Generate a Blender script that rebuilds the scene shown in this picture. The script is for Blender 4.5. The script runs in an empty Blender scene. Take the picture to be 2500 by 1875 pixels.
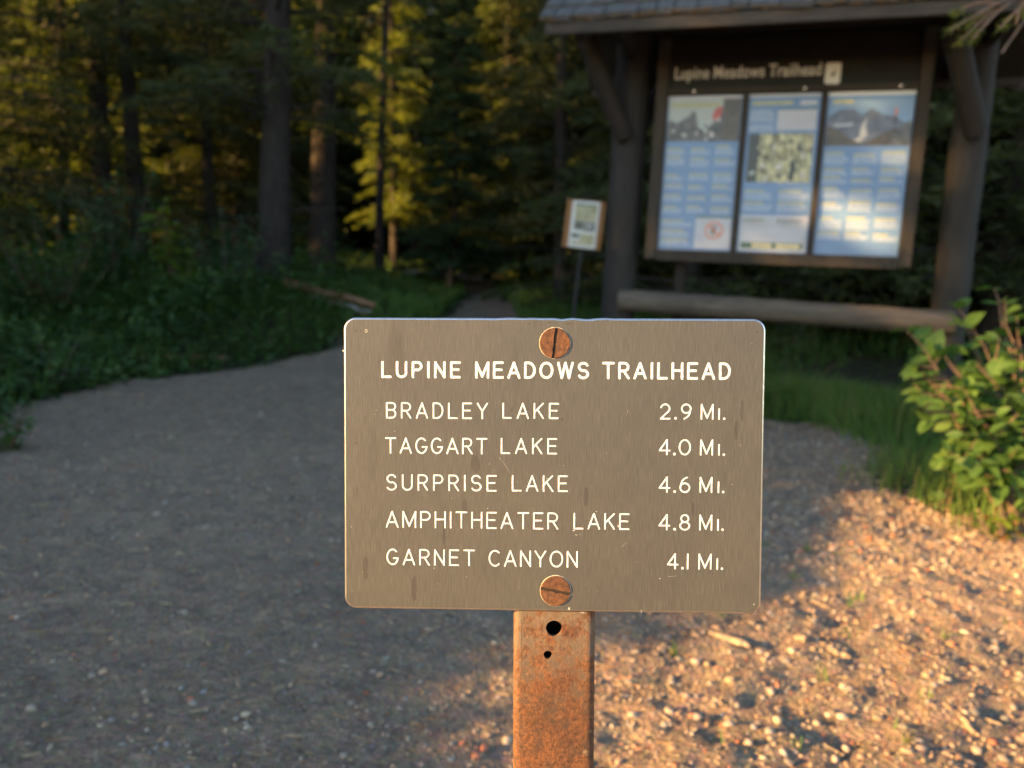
import bpy, bmesh, math, random
import numpy as np
from mathutils import Vector, Matrix

rng = np.random.default_rng(7)
random.seed(7)
scene = bpy.context.scene
C = scene.collection
R = math.radians

# ------------------------------------------------------------------ camera
CAM_H = 0.825
M_CAM = np.array([[0.999376907, 0.035295854, 0.0],
                  [0.004605335, -0.130396765, 0.991451196],
                  [0.034994117, -0.990833430, -0.130478065]])   # columns: right, down, forward
cam_data = bpy.data.cameras.new('camera')
cam_data.sensor_width = 36.0
cam_data.lens = 26.19
cam_data.clip_start = 0.02
cam_data.clip_end = 600.0
cam_data.dof.use_dof = True
cam_data.dof.focus_distance = 0.463
cam_data.dof.aperture_fstop = 6.6
cam = bpy.data.objects.new('camera', cam_data)
C.objects.link(cam)
cam.matrix_world = Matrix([[M_CAM[i, 0], -M_CAM[i, 1], -M_CAM[i, 2], 0.0] for i in range(3)] + [[0, 0, 0, 1]])
cam.location = (0, 0, CAM_H)
scene.camera = cam

# ------------------------------------------------------------------ light
SUN_EL = R(13.0)
SUN_AZ = np.array([-0.940, -0.342])            # horizontal direction towards the sun: left, a little behind the viewer
SUN_TO = np.array([*(SUN_AZ * math.cos(SUN_EL)), math.sin(SUN_EL)])
world = bpy.data.worlds.new('World')
scene.world = world
world.use_nodes = True
wn = world.node_tree
sky = wn.nodes.new('ShaderNodeTexSky')
sky.sky_type = 'NISHITA'
sky.sun_disc = False
sky.sun_elevation = SUN_EL
sky.sun_rotation = math.atan2(SUN_TO[0], SUN_TO[1])
sky.air_density = 1.0
sky.dust_density = 0.5
sky.ozone_density = 1.0
bg = wn.nodes['Background']
bg.inputs['Strength'].default_value = 0.088
wn.links.new(sky.outputs[0], bg.inputs['Color'])
sun_d = bpy.data.lights.new('sun', 'SUN')
sun_d.energy = 4.3
sun_d.angle = R(0.6)
sun_d.color = (1.0, 0.555, 0.19)
sun = bpy.data.objects.new('sun', sun_d)
C.objects.link(sun)
sun.rotation_euler = Vector(SUN_TO).to_track_quat('Z', 'Y').to_euler()
sun.location = (-20, -20, 10)

vs = scene.view_settings
vs.view_transform = 'Standard'
vs.look = 'None'
vs.exposure = 2.45
vs.gamma = 1.0
vs.use_curve_mapping = False
scene.cycles.use_denoising = True
scene.cycles.max_bounces = 6
scene.cycles.transparent_max_bounces = 8

# ------------------------------------------------------------------ helpers
def tag(o, label=None, cat=None, group=None, kind=None):
    if label: o['label'] = label
    if cat: o['category'] = cat
    if group: o['group'] = group
    if kind: o['kind'] = kind
    return o

def empty(name, loc=(0, 0, 0), rot=(0, 0, 0), parent=None):
    o = bpy.data.objects.new(name, None)
    o.empty_display_size = 0.1
    o.location = loc
    o.rotation_euler = rot
    o.parent = parent
    C.objects.link(o)
    return o

class MB:
    """collects verts and faces, builds one mesh object"""
    def __init__(s):
        s.v = []; s.f = []; s.m = []; s.n = 0; s.c = []
    def add(s, V, F, mi=0, col=None):
        V = np.asarray(V, float).reshape(-1, 3)
        for A in (F if isinstance(F, (list, tuple)) and len(F) and isinstance(F[0], np.ndarray) and F[0].ndim == 2 else [F]):
            A = np.asarray(A, int)
            if A.ndim == 1: A = A.reshape(1, -1)
            s.f.append(A + s.n); s.m.append(np.full(len(A), mi))
        s.v.append(V); s.n += len(V)
        if col is not None:
            s.c.append(np.broadcast_to(np.asarray(col, float), (len(V), 3)))
    def box(s, lo, hi, mi=0, jitter=0.0):
        x0, y0, z0 = lo; x1, y1, z1 = hi
        V = np.array([[x0, y0, z0], [x1, y0, z0], [x1, y1, z0], [x0, y1, z0], [x0, y0, z1], [x1, y0, z1], [x1, y1, z1], [x0, y1, z1]])
        if jitter: V = V + rng.normal(0, jitter, V.shape)
        s.add(V, np.array([[0, 3, 2, 1], [4, 5, 6, 7], [0, 1, 5, 4], [1, 2, 6, 5], [2, 3, 7, 6], [3, 0, 4, 7]]), mi)
    def tube(s, P, rad, n=8, mi=0, rough=0.0, cap=True, col=None):
        P = np.asarray(P, float); k = len(P)
        rad = np.broadcast_to(np.asarray(rad, float), (k,))
        T = np.gradient(P, axis=0); T /= np.linalg.norm(T, axis=1)[:, None] + 1e-9
        ref = np.array([0.0, 0.0, 1.0]) if abs(T[0, 2]) < 0.9 else np.array([1.0, 0, 0])
        U = np.cross(T, ref); U /= np.linalg.norm(U, axis=1)[:, None] + 1e-9
        W = np.cross(T, U)
        a = np.arange(n) * 2 * np.pi / n
        rr = rad[:, None] * (1 + rough * rng.normal(0, 1, (k, n)))
        V = P[:, None, :] + rr[..., None] * (np.cos(a)[None, :, None] * U[:, None, :] + np.sin(a)[None, :, None] * W[:, None, :])
        V = V.reshape(-1, 3)
        i = np.arange(k - 1)[:, None] * n; j = np.arange(n)[None, :]; j2 = (j + 1) % n
        F = np.stack([i + j, i + j2, i + n + j2, i + n + j], -1).reshape(-1, 4)
        s.add(V, F, mi, col)
        if cap:
            for q, c0 in ((0, P[0]), ((k - 1) * n, P[-1])):
                base = s.n - len(V) if q == 0 else s.n - len(V) - 1 + 0
                idx = np.arange(n) + q
                Vc = np.vstack([V[idx], c0[None]])
                s.add(Vc, np.stack([np.arange(n), (np.arange(n) + 1) % n, np.full(n, n)], -1) if q else np.stack([(np.arange(n) + 1) % n, np.arange(n), np.full(n, n)], -1), mi, col)
    def build(s, name, mats, parent=None, smooth=False, loc=None, rot=None):
        o = bpy.data.objects.new(name, s.mesh(name, mats, smooth))
        C.objects.link(o)
        if parent is not None: o.parent = parent
        if loc is not None: o.location = loc
        if rot is not None: o.rotation_euler = rot
        return o
    def mesh(s, name, mats, smooth=False):
        me = bpy.data.meshes.new(name)
        V = np.vstack(s.v)
        sizes = np.concatenate([np.full(len(F), F.shape[1]) for F in s.f])
        loops = np.concatenate([F.ravel() for F in s.f])
        me.vertices.add(len(V)); me.vertices.foreach_set('co', V.ravel())
        me.loops.add(len(loops)); me.loops.foreach_set('vertex_index', loops)
        me.polygons.add(len(sizes))
        me.polygons.foreach_set('loop_start', np.concatenate([[0], np.cumsum(sizes)[:-1]]))
        me.polygons.foreach_set('loop_total', sizes)
        if not isinstance(mats, (list, tuple)): mats = [mats]
        for m in mats: me.materials.append(m)
        me.polygons.foreach_set('material_index', np.concatenate(s.m))
        me.polygons.foreach_set('use_smooth', np.full(len(sizes), smooth))
        if s.c:
            at_ = me.attributes.new('col', 'FLOAT_COLOR', 'POINT')
            cc = np.ones((len(V), 4)); cc[:, :3] = np.vstack(s.c)
            at_.data.foreach_set('color', cc.ravel())
        me.update(calc_edges=True)
        me.validate()
        return me

def inst(name, me, parent=None, loc=(0, 0, 0), rot=(0, 0, 0), sc=(1, 1, 1)):
    o = bpy.data.objects.new(name, me)
    C.objects.link(o)
    o.parent = parent
    o.location = loc; o.rotation_euler = rot; o.scale = sc
    return o

def sstep(a, b, x):
    t = np.clip((np.asarray(x, float) - a) / (b - a), 0, 1)
    return t * t * (3 - 2 * t)

def at(px, py, depth):
    """a surveyed point: photo pixel (2500 x 1875) and distance along the viewing direction"""
    v = M_CAM @ np.array([(px - 1250) / 1819.0, (py - 937.5) / 1819.0, 1.0])
    return np.array([0, 0, CAM_H]) + v * depth

# ------------------------------------------------------------------ material helpers
def new_mat(name):
    m = bpy.data.materials.new(name); m.use_nodes = True
    nt = m.node_tree; b = nt.nodes['Principled BSDF']
    return m, nt, b

def nd(nt, t, **kw):
    n = nt.nodes.new(t)
    for k, v in kw.items():
        if k.startswith('i_'):
            n.inputs[k[2:].replace('_', ' ')].default_value = v
        else: setattr(n, k, v)
    return n

def coords(nt, scale=(1, 1, 1), src='Object'):
    tc = nd(nt, 'ShaderNodeTexCoord'); mp = nd(nt, 'ShaderNodeMapping')
    mp.inputs['Scale'].default_value = scale
    nt.links.new(tc.outputs[src], mp.inputs['Vector'])
    return mp.outputs[0]

def noise(nt, vec, scale, detail=4, rough=0.55):
    n = nd(nt, 'ShaderNodeTexNoise'); n.inputs['Scale'].default_value = scale
    n.inputs['Detail'].default_value = detail; n.inputs['Roughness'].default_value = rough
    nt.links.new(vec, n.inputs['Vector'])
    return n.outputs['Fac']

def ramp(nt, fac, stops, interp='LINEAR'):
    r = nd(nt, 'ShaderNodeValToRGB'); r.color_ramp.interpolation = interp
    e = r.color_ramp.elements
    while len(e) < len(stops): e.new(0.5)
    for k, (p, c) in enumerate(stops):
        e[k].position = p; e[k].color = (*c, 1) if len(c) == 3 else c
    nt.links.new(fac, r.inputs[0])
    return r.outputs[0]

def mix(nt, fac, a, b, mode='MIX'):
    m = nd(nt, 'ShaderNodeMix', data_type='RGBA', blend_type=mode)
    for sock, v in ((m.inputs[0], fac), (m.inputs[6], a), (m.inputs[7], b)):
        if isinstance(v, bpy.types.NodeSocket): nt.links.new(v, sock)
        elif isinstance(v, (int, float)): sock.default_value = v
        else: sock.default_value = (*v, 1)
    return m.outputs[2]

def bump(nt, b, h, strength=0.3, dist=0.01):
    n = nd(nt, 'ShaderNodeBump'); n.inputs['Strength'].default_value = strength; n.inputs['Distance'].default_value = dist
    nt.links.new(h, n.inputs['Height']); nt.links.new(n.outputs[0], b.inputs['Normal'])

def simple(name, col, rough=0.7, var=0.25, scale=20.0, metal=0.0, bmp=0.0, coat=0.0, stretch=(1, 1, 1), spec=0.5):
    m, nt, b = new_mat(name)
    v = coords(nt, stretch)
    nf = noise(nt, v, scale)
    lo = tuple(c * (1 - var) for c in col); hi = tuple(min(1, c * (1 + var)) for c in col)
    nt.links.new(ramp(nt, nf, [(0.3, lo), (0.7, hi)]), b.inputs['Base Color'])
    b.inputs['Roughness'].default_value = rough; b.inputs['Metallic'].default_value = metal
    b.inputs['Coat Weight'].default_value = coat; b.inputs['Coat Roughness'].default_value = 0.06
    b.inputs['Specular IOR Level'].default_value = spec
    if bmp: bump(nt, b, nf, bmp)
    return m

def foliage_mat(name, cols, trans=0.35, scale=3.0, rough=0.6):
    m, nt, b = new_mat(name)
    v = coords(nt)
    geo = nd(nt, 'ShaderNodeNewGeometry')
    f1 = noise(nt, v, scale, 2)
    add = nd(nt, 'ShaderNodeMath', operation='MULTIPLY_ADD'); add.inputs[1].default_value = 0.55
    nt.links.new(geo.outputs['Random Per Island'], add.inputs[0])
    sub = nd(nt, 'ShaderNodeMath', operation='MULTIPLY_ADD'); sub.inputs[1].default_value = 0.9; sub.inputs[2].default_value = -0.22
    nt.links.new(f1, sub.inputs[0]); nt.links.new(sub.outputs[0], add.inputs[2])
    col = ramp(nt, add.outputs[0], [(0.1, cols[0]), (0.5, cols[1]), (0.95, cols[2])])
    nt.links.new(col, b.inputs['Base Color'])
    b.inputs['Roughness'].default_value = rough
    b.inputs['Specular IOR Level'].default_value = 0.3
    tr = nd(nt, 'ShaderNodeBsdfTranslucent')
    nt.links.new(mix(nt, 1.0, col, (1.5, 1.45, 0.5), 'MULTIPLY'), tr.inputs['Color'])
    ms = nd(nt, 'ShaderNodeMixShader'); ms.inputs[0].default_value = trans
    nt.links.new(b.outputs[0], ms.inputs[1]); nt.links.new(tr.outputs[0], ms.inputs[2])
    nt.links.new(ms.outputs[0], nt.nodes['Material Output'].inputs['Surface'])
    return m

# ------------------------------------------------------------------ materials
def ground_mat():
    m, nt, b = new_mat('forest_floor')
    v = coords(nt)
    f = noise(nt, v, 1.3, 6, 0.65); g = noise(nt, v, 26, 5, 0.7)
    c1 = ramp(nt, f, [(0.3, (0.035, 0.028, 0.018)), (0.55, (0.06, 0.05, 0.03)), (0.75, (0.04, 0.055, 0.02))])
    c2 = ramp(nt, g, [(0.3, (0.5, 0.5, 0.5)), (0.7, (1.5, 1.4, 1.3))])
    nt.links.new(mix(nt, 1.0, c1, c2, 'MULTIPLY'), b.inputs['Base Color'])
    b.inputs['Roughness'].default_value = 0.95
    bump(nt, b, g, 0.7, 0.03)
    return m

def gravel_mat():
    m, nt, b = new_mat('gravel_dirt')
    v = coords(nt)
    f = noise(nt, v, 1.1, 5, 0.6); g = noise(nt, v, 48, 7, 0.8); h = noise(nt, v, 9, 4, 0.6)
    vor = nd(nt, 'ShaderNodeTexVoronoi'); vor.inputs['Scale'].default_value = 85
    nt.links.new(v, vor.inputs['Vector'])
    c1 = ramp(nt, f, [(0.3, (0.20, 0.148, 0.100)), (0.5, (0.255, 0.186, 0.124)), (0.7, (0.32, 0.235, 0.155))])
    c2 = ramp(nt, g, [(0.3, (0.35, 0.35, 0.35)), (0.5, (0.95, 0.95, 0.95)), (0.68, (1.8, 1.74, 1.65))])
    c3 = ramp(nt, h, [(0.3, (0.68, 0.69, 0.71)), (0.7, (1.28, 1.24, 1.2))])
    cc = mix(nt, 1.0, mix(nt, 1.0, c1, c2, 'MULTIPLY'), c3, 'MULTIPLY')
    hue = nd(nt, 'ShaderNodeHueSaturation'); hue.inputs['Saturation'].default_value = 0.45
    nt.links.new(vor.outputs['Color'], hue.inputs['Color'])
    cc = mix(nt, 0.22, cc, mix(nt, 1.0, hue.outputs[0], (0.58, 0.46, 0.36), 'MULTIPLY'))
    nt.links.new(cc, b.inputs['Base Color'])
    b.inputs['Roughness'].default_value = 0.92
    ad = nd(nt, 'ShaderNodeMath', operation='ADD')
    nt.links.new(g, ad.inputs[0]); nt.links.new(vor.outputs['Distance'], ad.inputs[1])
    bump(nt, b, ad.outputs[0], 0.9, 0.012)
    return m

def stone_mat():
    m, nt, b = new_mat('gravel_stone')
    a = nd(nt, 'ShaderNodeAttribute', attribute_name='col')
    g = noise(nt, coords(nt), 160, 3, 0.6)
    nt.links.new(mix(nt, 1.0, a.outputs['Color'], ramp(nt, g, [(0.25, (0.7, 0.7, 0.7)), (0.75, (1.3, 1.3, 1.3))]), 'MULTIPLY'), b.inputs['Base Color'])
    b.inputs['Roughness'].default_value = 0.85
    bump(nt, b, g, 0.5, 0.003)
    return m

def wood_mat(name, dark, light, scale=9.0, stretch=(1, 1, 0.12), rough=0.8, bmp=0.5):
    m, nt, b = new_mat(name)
    v = coords(nt, stretch)
    f = noise(nt, v, scale * 5, 5, 0.65); g = noise(nt, coords(nt), 2.6, 4)
    c = ramp(nt, f, [(0.3, dark), (0.7, light)])
    nt.links.new(mix(nt, 1.0, c, ramp(nt, g, [(0.3, (0.7, 0.7, 0.7)), (0.7, (1.25, 1.22, 1.18))]), 'MULTIPLY'), b.inputs['Base Color'])
    b.inputs['Roughness'].default_value = rough
    bump(nt, b, f, bmp, 0.008)
    return m

def bark_mat():
    m, nt, b = new_mat('bark')
    v = coords(nt, (1, 1, 0.3))
    f = noise(nt, v, 22, 5, 0.7)
    vo = nd(nt, 'ShaderNodeTexVoronoi'); vo.inputs['Scale'].default_value = 16; nt.links.new(v, vo.inputs['Vector'])
    c = ramp(nt, f, [(0.28, (0.011, 0.009, 0.008)), (0.5, (0.030, 0.025, 0.022)), (0.75, (0.068, 0.056, 0.048))])
    nt.links.new(mix(nt, 0.35, c, ramp(nt, vo.outputs['Distance'], [(0.0, (0.08, 0.066, 0.06)), (0.8, (0.03, 0.022, 0.02))])), b.inputs['Base Color'])
    b.inputs['Roughness'].default_value = 0.95
    bump(nt, b, f, 0.9, 0.03)
    return m

def rust_mat(name='rusted_steel', pale=True):
    m, nt, b = new_mat(name)
    v = coords(nt); vs_ = coords(nt, (1, 1, 0.35))
    big = noise(nt, vs_, 22, 6, 0.7); fine = noise(nt, v, 330, 6, 0.8); mid = noise(nt, v, 120, 5, 0.65)
    c = ramp(nt, big, [(0.3, (0.033, 0.0198, 0.0143)), (0.43, (0.0792, 0.0352, 0.0187)), (0.57, (0.1485, 0.0616, 0.0242)), (0.72, (0.11, 0.0616, 0.0374))])
    c = mix(nt, 1.0, c, ramp(nt, fine, [(0.34, (0.38, 0.36, 0.36)), (0.49, (0.9, 0.9, 0.9)), (0.66, (1.65, 1.52, 1.38))]), 'MULTIPLY')
    c = mix(nt, ramp(nt, mid, [(0.50, (0, 0, 0)), (0.66, (0.75, 0.75, 0.75))]), c, (0.045, 0.03, 0.024))
    if pale:
        sp = nd(nt, 'ShaderNodeSeparateXYZ'); tc = nd(nt, 'ShaderNodeTexCoord')
        nt.links.new(tc.outputs['Object'], sp.inputs[0])
        mr = nd(nt, 'ShaderNodeMapRange'); mr.inputs[1].default_value = -0.165; mr.inputs[2].default_value = -0.085
        nt.links.new(sp.outputs['Z'], mr.inputs[0])
        mu = nd(nt, 'ShaderNodeMath', operation='MULTIPLY')
        nt.links.new(mr.outputs[0], mu.inputs[0])
        nt.links.new(ramp(nt, mid, [(0.4, (0, 0, 0)), (0.56, (0.75, 0.75, 0.75))]), mu.inputs[1])
        c = mix(nt, mu.outputs[0], c, (0.17, 0.145, 0.11))
        spk = noise(nt, v, 95, 5, 0.7)
        c = mix(nt, ramp(nt, spk, [(0.64, (0, 0, 0)), (0.70, (0.7, 0.7, 0.7))]), c, (0.20, 0.15, 0.095))
    nt.links.new(c, b.inputs['Base Color'])
    b.inputs['Roughness'].default_value = 0.75
    b.inputs['Metallic'].default_value = 0.15
    bump(nt, b, fine, 0.8, 0.0012)
    return m

def plate_mat():
    m, nt, b = new_mat('brushed_brown_metal')
    v = coords(nt); vb = coords(nt, (1, 1, 0.045)); vd = coords(nt, (1, 1, 0.22))
    br = noise(nt, vb, 1900, 3, 0.65); st = noise(nt, vd, 48, 3, 0.5); cl = noise(nt, v, 9, 3)
    sp = noise(nt, v, 330, 2, 0.5)
    c = ramp(nt, br, [(0.26, (0.060, 0.0615, 0.059)), (0.5, (0.079, 0.0815, 0.079)), (0.74, (0.108, 0.111, 0.107))])
    c = mix(nt, 1.0, c, ramp(nt, st, [(0.30, (0.84, 0.82, 0.81)), (0.40, (1, 1, 1)), (0.7, (1.05, 1.05, 1.04))]), 'MULTIPLY')
    c = mix(nt, 1.0, c, ramp(nt, cl, [(0.3, (0.9, 0.9, 0.92)), (0.7, (1.1, 1.08, 1.04))]), 'MULTIPLY')
    c = mix(nt, ramp(nt, sp, [(0.765, (0, 0, 0)), (0.785, (1, 1, 1))]), c, (0.25, 0.24, 0.21))
    nt.links.new(c, b.inputs['Base Color'])
    b.inputs['Roughness'].default_value = 0.48
    b.inputs['Metallic'].default_value = 0.35
    bump(nt, b, br, 0.22, 0.0004)
    return m

MAT = dict(
    ground=ground_mat(), gravel=gravel_mat(), stone=stone_mat(), bark=bark_mat(),
    rust=rust_mat(), screw=rust_mat('rusted_screw', False), plate=plate_mat(),
    edge=simple('bare_aluminium_edge', (0.72, 0.72, 0.72), 0.28, 0.12, 300, metal=1.0),
    letter=simple('white_enamel', (0.58, 0.63, 0.69), 0.5, 0.16, 420, bmp=0.25),
    letter_thin=simple('white_enamel_thin', (0.57, 0.62, 0.68), 0.5, 0.20, 420, bmp=0.25),
    chip=simple('chipped_paint', (0.36, 0.355, 0.33), 0.6, 0.2, 900),
    dent=simple('dark_dent', (0.045, 0.042, 0.038), 0.6, 0.25, 900),
    stain=simple('water_stain', (0.060, 0.058, 0.056), 0.5, 0.2, 700, metal=0.3, stretch=(1, 1, 0.1)),
    rim=simple('sunlit_screw_rim', (0.42, 0.39, 0.33), 0.5, 0.35, 500),  # sunlit edge of the screw painted as a pale tone
    dark=simple('slot_shadow', (0.016, 0.011, 0.008), 0.9, 0.4, 400),  # near-black, shadow inside the screw slot put into colour
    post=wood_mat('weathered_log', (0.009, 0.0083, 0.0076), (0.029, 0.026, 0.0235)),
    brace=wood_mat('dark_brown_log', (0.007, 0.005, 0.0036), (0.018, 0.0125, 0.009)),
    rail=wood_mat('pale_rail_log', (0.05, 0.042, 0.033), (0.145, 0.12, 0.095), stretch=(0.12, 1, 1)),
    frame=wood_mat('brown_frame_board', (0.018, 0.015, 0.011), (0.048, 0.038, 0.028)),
    header=simple('dark_header_board', (0.010, 0.008, 0.0065), 0.5, 0.3, 12, coat=0.15, spec=0.25),
    fascia=wood_mat('fascia_board', (0.02, 0.017, 0.015), (0.058, 0.048, 0.04), stretch=(0.12, 1, 1)),
    shingle=wood_mat('grey_cedar_shingle', (0.045, 0.05, 0.055), (0.135, 0.145, 0.155), scale=14, stretch=(1, 0.1, 1), bmp=0.7),
    litter=simple('needle_litter', (0.16, 0.10, 0.045), 0.9, 0.4, 60),
    blue=simple('poster_blue', (0.115, 0.21, 0.40), 0.35, 0.10, 4, coat=0.35),
    pblue=simple('poster_text_white', (0.37, 0.44, 0.54), 0.4, 0.1, 30, coat=0.35),
    pyel=simple('poster_heading_yellow', (0.36, 0.37, 0.21), 0.4, 0.12, 30, coat=0.35),
    plav=simple('poster_pale', (0.42, 0.43, 0.49), 0.4, 0.06, 8, coat=0.35),
    pwhite=simple('paper_white', (0.72, 0.72, 0.70), 0.5, 0.05, 8, coat=0.2),
    psky=simple('print_sky', (0.36, 0.41, 0.40), 0.4, 0.08, 6, coat=0.35),
    psky2=simple('print_blue_sky', (0.17, 0.29, 0.48), 0.4, 0.12, 5, coat=0.35),
    prock=simple('print_rock', (0.085, 0.08, 0.075), 0.4, 0.75, 38, coat=0.35),
    pcliff=simple('print_cliff', (0.075, 0.055, 0.035), 0.4, 0.5, 26, coat=0.35),
    psnow=simple('print_snow', (0.52, 0.50, 0.48), 0.4, 0.2, 40, coat=0.35),
    pmount=simple('print_mountain', (0.11, 0.125, 0.17), 0.4, 0.35, 20, coat=0.35),
    pred=simple('print_red', (0.42, 0.06, 0.035), 0.4, 0.15, 30, coat=0.35),
    porange=simple('print_orange', (0.55, 0.16, 0.07), 0.4, 0.15, 30, coat=0.35),
    pgreen=simple('print_green', (0.035, 0.10, 0.06), 0.4, 0.3, 30, coat=0.35),
    pdark=simple('print_dark', (0.03, 0.035, 0.03), 0.4, 0.4, 40, coat=0.35),
    psage=simple('print_sage_brush', (0.36, 0.35, 0.20), 0.4, 0.85, 30, coat=0.35),
    pcream=simple('print_cream', (0.50, 0.47, 0.29), 0.4, 0.15, 20),
    ply=simple('orange_brown_board', (0.30, 0.135, 0.04), 0.65, 0.2, 14, stretch=(1, 1, 0.15)),
    metalpost=simple('dark_metal_post', (0.035, 0.035, 0.04), 0.5, 0.3, 30, metal=0.4),
    htext=simple('header_letters', (0.62, 0.61, 0.58), 0.5, 0.1, 40),
    tagw=simple('white_plastic_tag', (0.66, 0.66, 0.62), 0.5, 0.06, 30),
    bolt=simple('steel_bolt', (0.6, 0.55, 0.5), 0.25, 0.1, 60, metal=1.0),
    deadwood=wood_mat('dead_wood', (0.14, 0.125, 0.11), (0.36, 0.32, 0.29), stretch=(0.15, 1, 1)),
    redwood=wood_mat('split_reddish_wood', (0.13, 0.065, 0.04), (0.34, 0.19, 0.11), stretch=(0.15, 1, 1)),
    stick=wood_mat('dry_stick', (0.25, 0.175, 0.105), (0.50, 0.385, 0.25), scale=30, stretch=(0.1, 1, 1)),
    palestone=simple('pale_stone', (0.29, 0.25, 0.205), 0.8, 0.2, 40, bmp=0.4),
    twig=simple('shrub_stem', (0.12, 0.08, 0.058), 0.8, 0.35, 40),
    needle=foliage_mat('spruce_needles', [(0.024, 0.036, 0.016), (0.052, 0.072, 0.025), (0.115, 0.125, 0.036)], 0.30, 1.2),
    needle_y=foliage_mat('pine_and_sunlit_needles', [(0.06, 0.09, 0.0216), (0.114, 0.156, 0.0336), (0.192, 0.228, 0.048)], 0.38, 1.2),  # pine twigs; on spruces the yellow carries their sunlit gold
    needle_g=foliage_mat('sun_gold_needles', [(0.0875, 0.1313, 0.025), (0.15, 0.1938, 0.0375), (0.2375, 0.275, 0.0562)], 0.45, 1.2),  # gold of the low sun put into the needle colour
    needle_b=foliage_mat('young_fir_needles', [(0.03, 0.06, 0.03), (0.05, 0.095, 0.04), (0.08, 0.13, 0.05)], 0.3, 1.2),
    leaf=foliage_mat('shrub_leaf', [(0.038, 0.092, 0.024), (0.066, 0.145, 0.036), (0.12, 0.205, 0.05)], 0.42, 5, 0.55),
    under=foliage_mat('undergrowth_leaf', [(0.024, 0.058, 0.018), (0.055, 0.115, 0.034), (0.11, 0.175, 0.045)], 0.35, 1.5, 0.5),
    bluish=foliage_mat('bush_leaf', [(0.028, 0.068, 0.038), (0.058, 0.125, 0.065), (0.11, 0.18, 0.085)], 0.35, 1.5, 0.5),
    yellowleaf=foliage_mat('yellow_green_leaf', [(0.08, 0.15, 0.02), (0.14, 0.22, 0.03), (0.22, 0.28, 0.05)], 0.45, 3, 0.5),
    grass=foliage_mat('grass_blade', [(0.06, 0.14, 0.03), (0.10, 0.20, 0.042), (0.17, 0.24, 0.06)], 0.35, 1.0, 0.6),
    drygrass=foliage_mat('dry_grass_blade', [(0.12, 0.12, 0.04), (0.19, 0.17, 0.07), (0.26, 0.2, 0.1)], 0.3, 1.0, 0.7),
    redleaf=foliage_mat('red_leaf', [(0.16, 0.06, 0.03), (0.24, 0.10, 0.05), (0.28, 0.16, 0.07)], 0.4, 3, 0.5),
)

# ------------------------------------------------------------------ terrain
YL = np.array([-40, -2, 0, 2.4, 3.1, 4.4, 5.6, 7.0, 7.8, 8.8, 12.0, 14, 18, 24, 40.])
XL = np.array([-6, -3.6, -3.2, -2.6, -2.35, -3.0, -2.95, -2.05, -1.3, -0.98, -0.88, -0.9, -1.3, -1.9, -3])
YR = np.array([-40, -2, 1.6, 2.3, 2.6, 3.0, 3.5, 3.9, 4.3, 4.8, 5.05, 5.6, 7.0, 9.0, 10.5, 12, 14, 18, 24, 40.])
XR = np.array([40, 30, 8.0, 2.6, 1.85, 1.62, 1.72, 2.0, 2.1, 2.05, 1.25, 0.95, 0.5, 0.15, 0.02, -0.1, -0.25, -0.6, -1.2, -2.2])
xl = lambda y: np.interp(y, YL, XL)
xr = lambda y: np.interp(y, YR, XR)
def gz(x, y):
    x = np.asarray(x, float); y = np.asarray(y, float)
    z = 0.55 * sstep(5.5, 13, y) + 0.9 * sstep(13, 24, y) + 0.03 * np.maximum(0, y - 24)
    z = z + 0.32 * sstep(0.1, 2.8, xl(y) - x) * sstep(1.5, 5, y) * (1 - 0.5 * sstep(11, 20, y))
    z = z + 0.30 * np.exp(-((x + 2.1) ** 2 / 1.3 + (y - 8.7) ** 2 / 1.4))
    z = z + 0.06 * (np.sin(x * 1.3 + 0.7 * y) * np.sin(y * 0.9 - 0.4 * x)) * sstep(0.4, 1.6, np.maximum(xl(y) - x, x - xr(y)))
    return z

xs = np.concatenate([-np.geomspace(220, 12, 24), np.linspace(-11.5, 11.5, 116), np.geomspace(12, 220, 24)])
ys = np.concatenate([-np.geomspace(220, 4, 20), np.linspace(-3, 26, 146), np.geomspace(27, 260, 24)])
gx, gy = np.meshgrid(xs, ys)
inside = (gx > xl(gy) - 0.1) & (gx < xr(gy) + 0.1)
gzv = gz(gx, gy) - 0.03 * inside
nx, ny = len(xs), len(ys)
ii = (np.arange(ny - 1)[:, None] * nx + np.arange(nx - 1)[None, :]).ravel()
mb = MB()
mb.add(np.stack([gx, gy, gzv], -1), np.stack([ii, ii + 1, ii + nx + 1, ii + nx], -1))
tag(mb.build('ground', MAT['ground'], smooth=True), 'dark forest floor of soil and needle litter', 'ground', kind='structure')

# gravel path, a strip from the open lot behind the viewer to the narrow trail
rows = np.concatenate([np.linspace(-30, 0.8, 30), np.linspace(0.9, 2.9, 190), np.linspace(2.92, 6.0, 110), np.linspace(6.06, 26, 110)])
edge_n = np.cumsum(rng.normal(0, 0.03, (len(rows), 2)), 0); edge_n -= np.array([np.convolve(edge_n[:, k], np.ones(25) / 25, 'same') for k in (0, 1)]).T
xa = xl(rows) + edge_n[:, 0]; xb = xr(rows) + edge_n[:, 1]
yv = np.maximum(rows, 0.9); lo_ = np.clip(-0.74 * yv - 0.8, xa + 0.02, xb - 0.04); hi_ = np.clip(0.74 * yv + 1.0, lo_ + 0.01, xb - 0.02)
q_ = np.linspace(0, 1, 10)[None, :]
PX = np.hstack([xa[:, None], xa[:, None] + 0.01 + (lo_ - xa - 0.01)[:, None] * q_, lo_[:, None] + (hi_ - lo_)[:, None] * np.linspace(0.005, 0.995, 250)[None, :], hi_[:, None] + (xb - hi_ - 0.01)[:, None] * q_, xb[:, None]])
PY = np.repeat(rows[:, None], PX.shape[1], 1)
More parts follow.
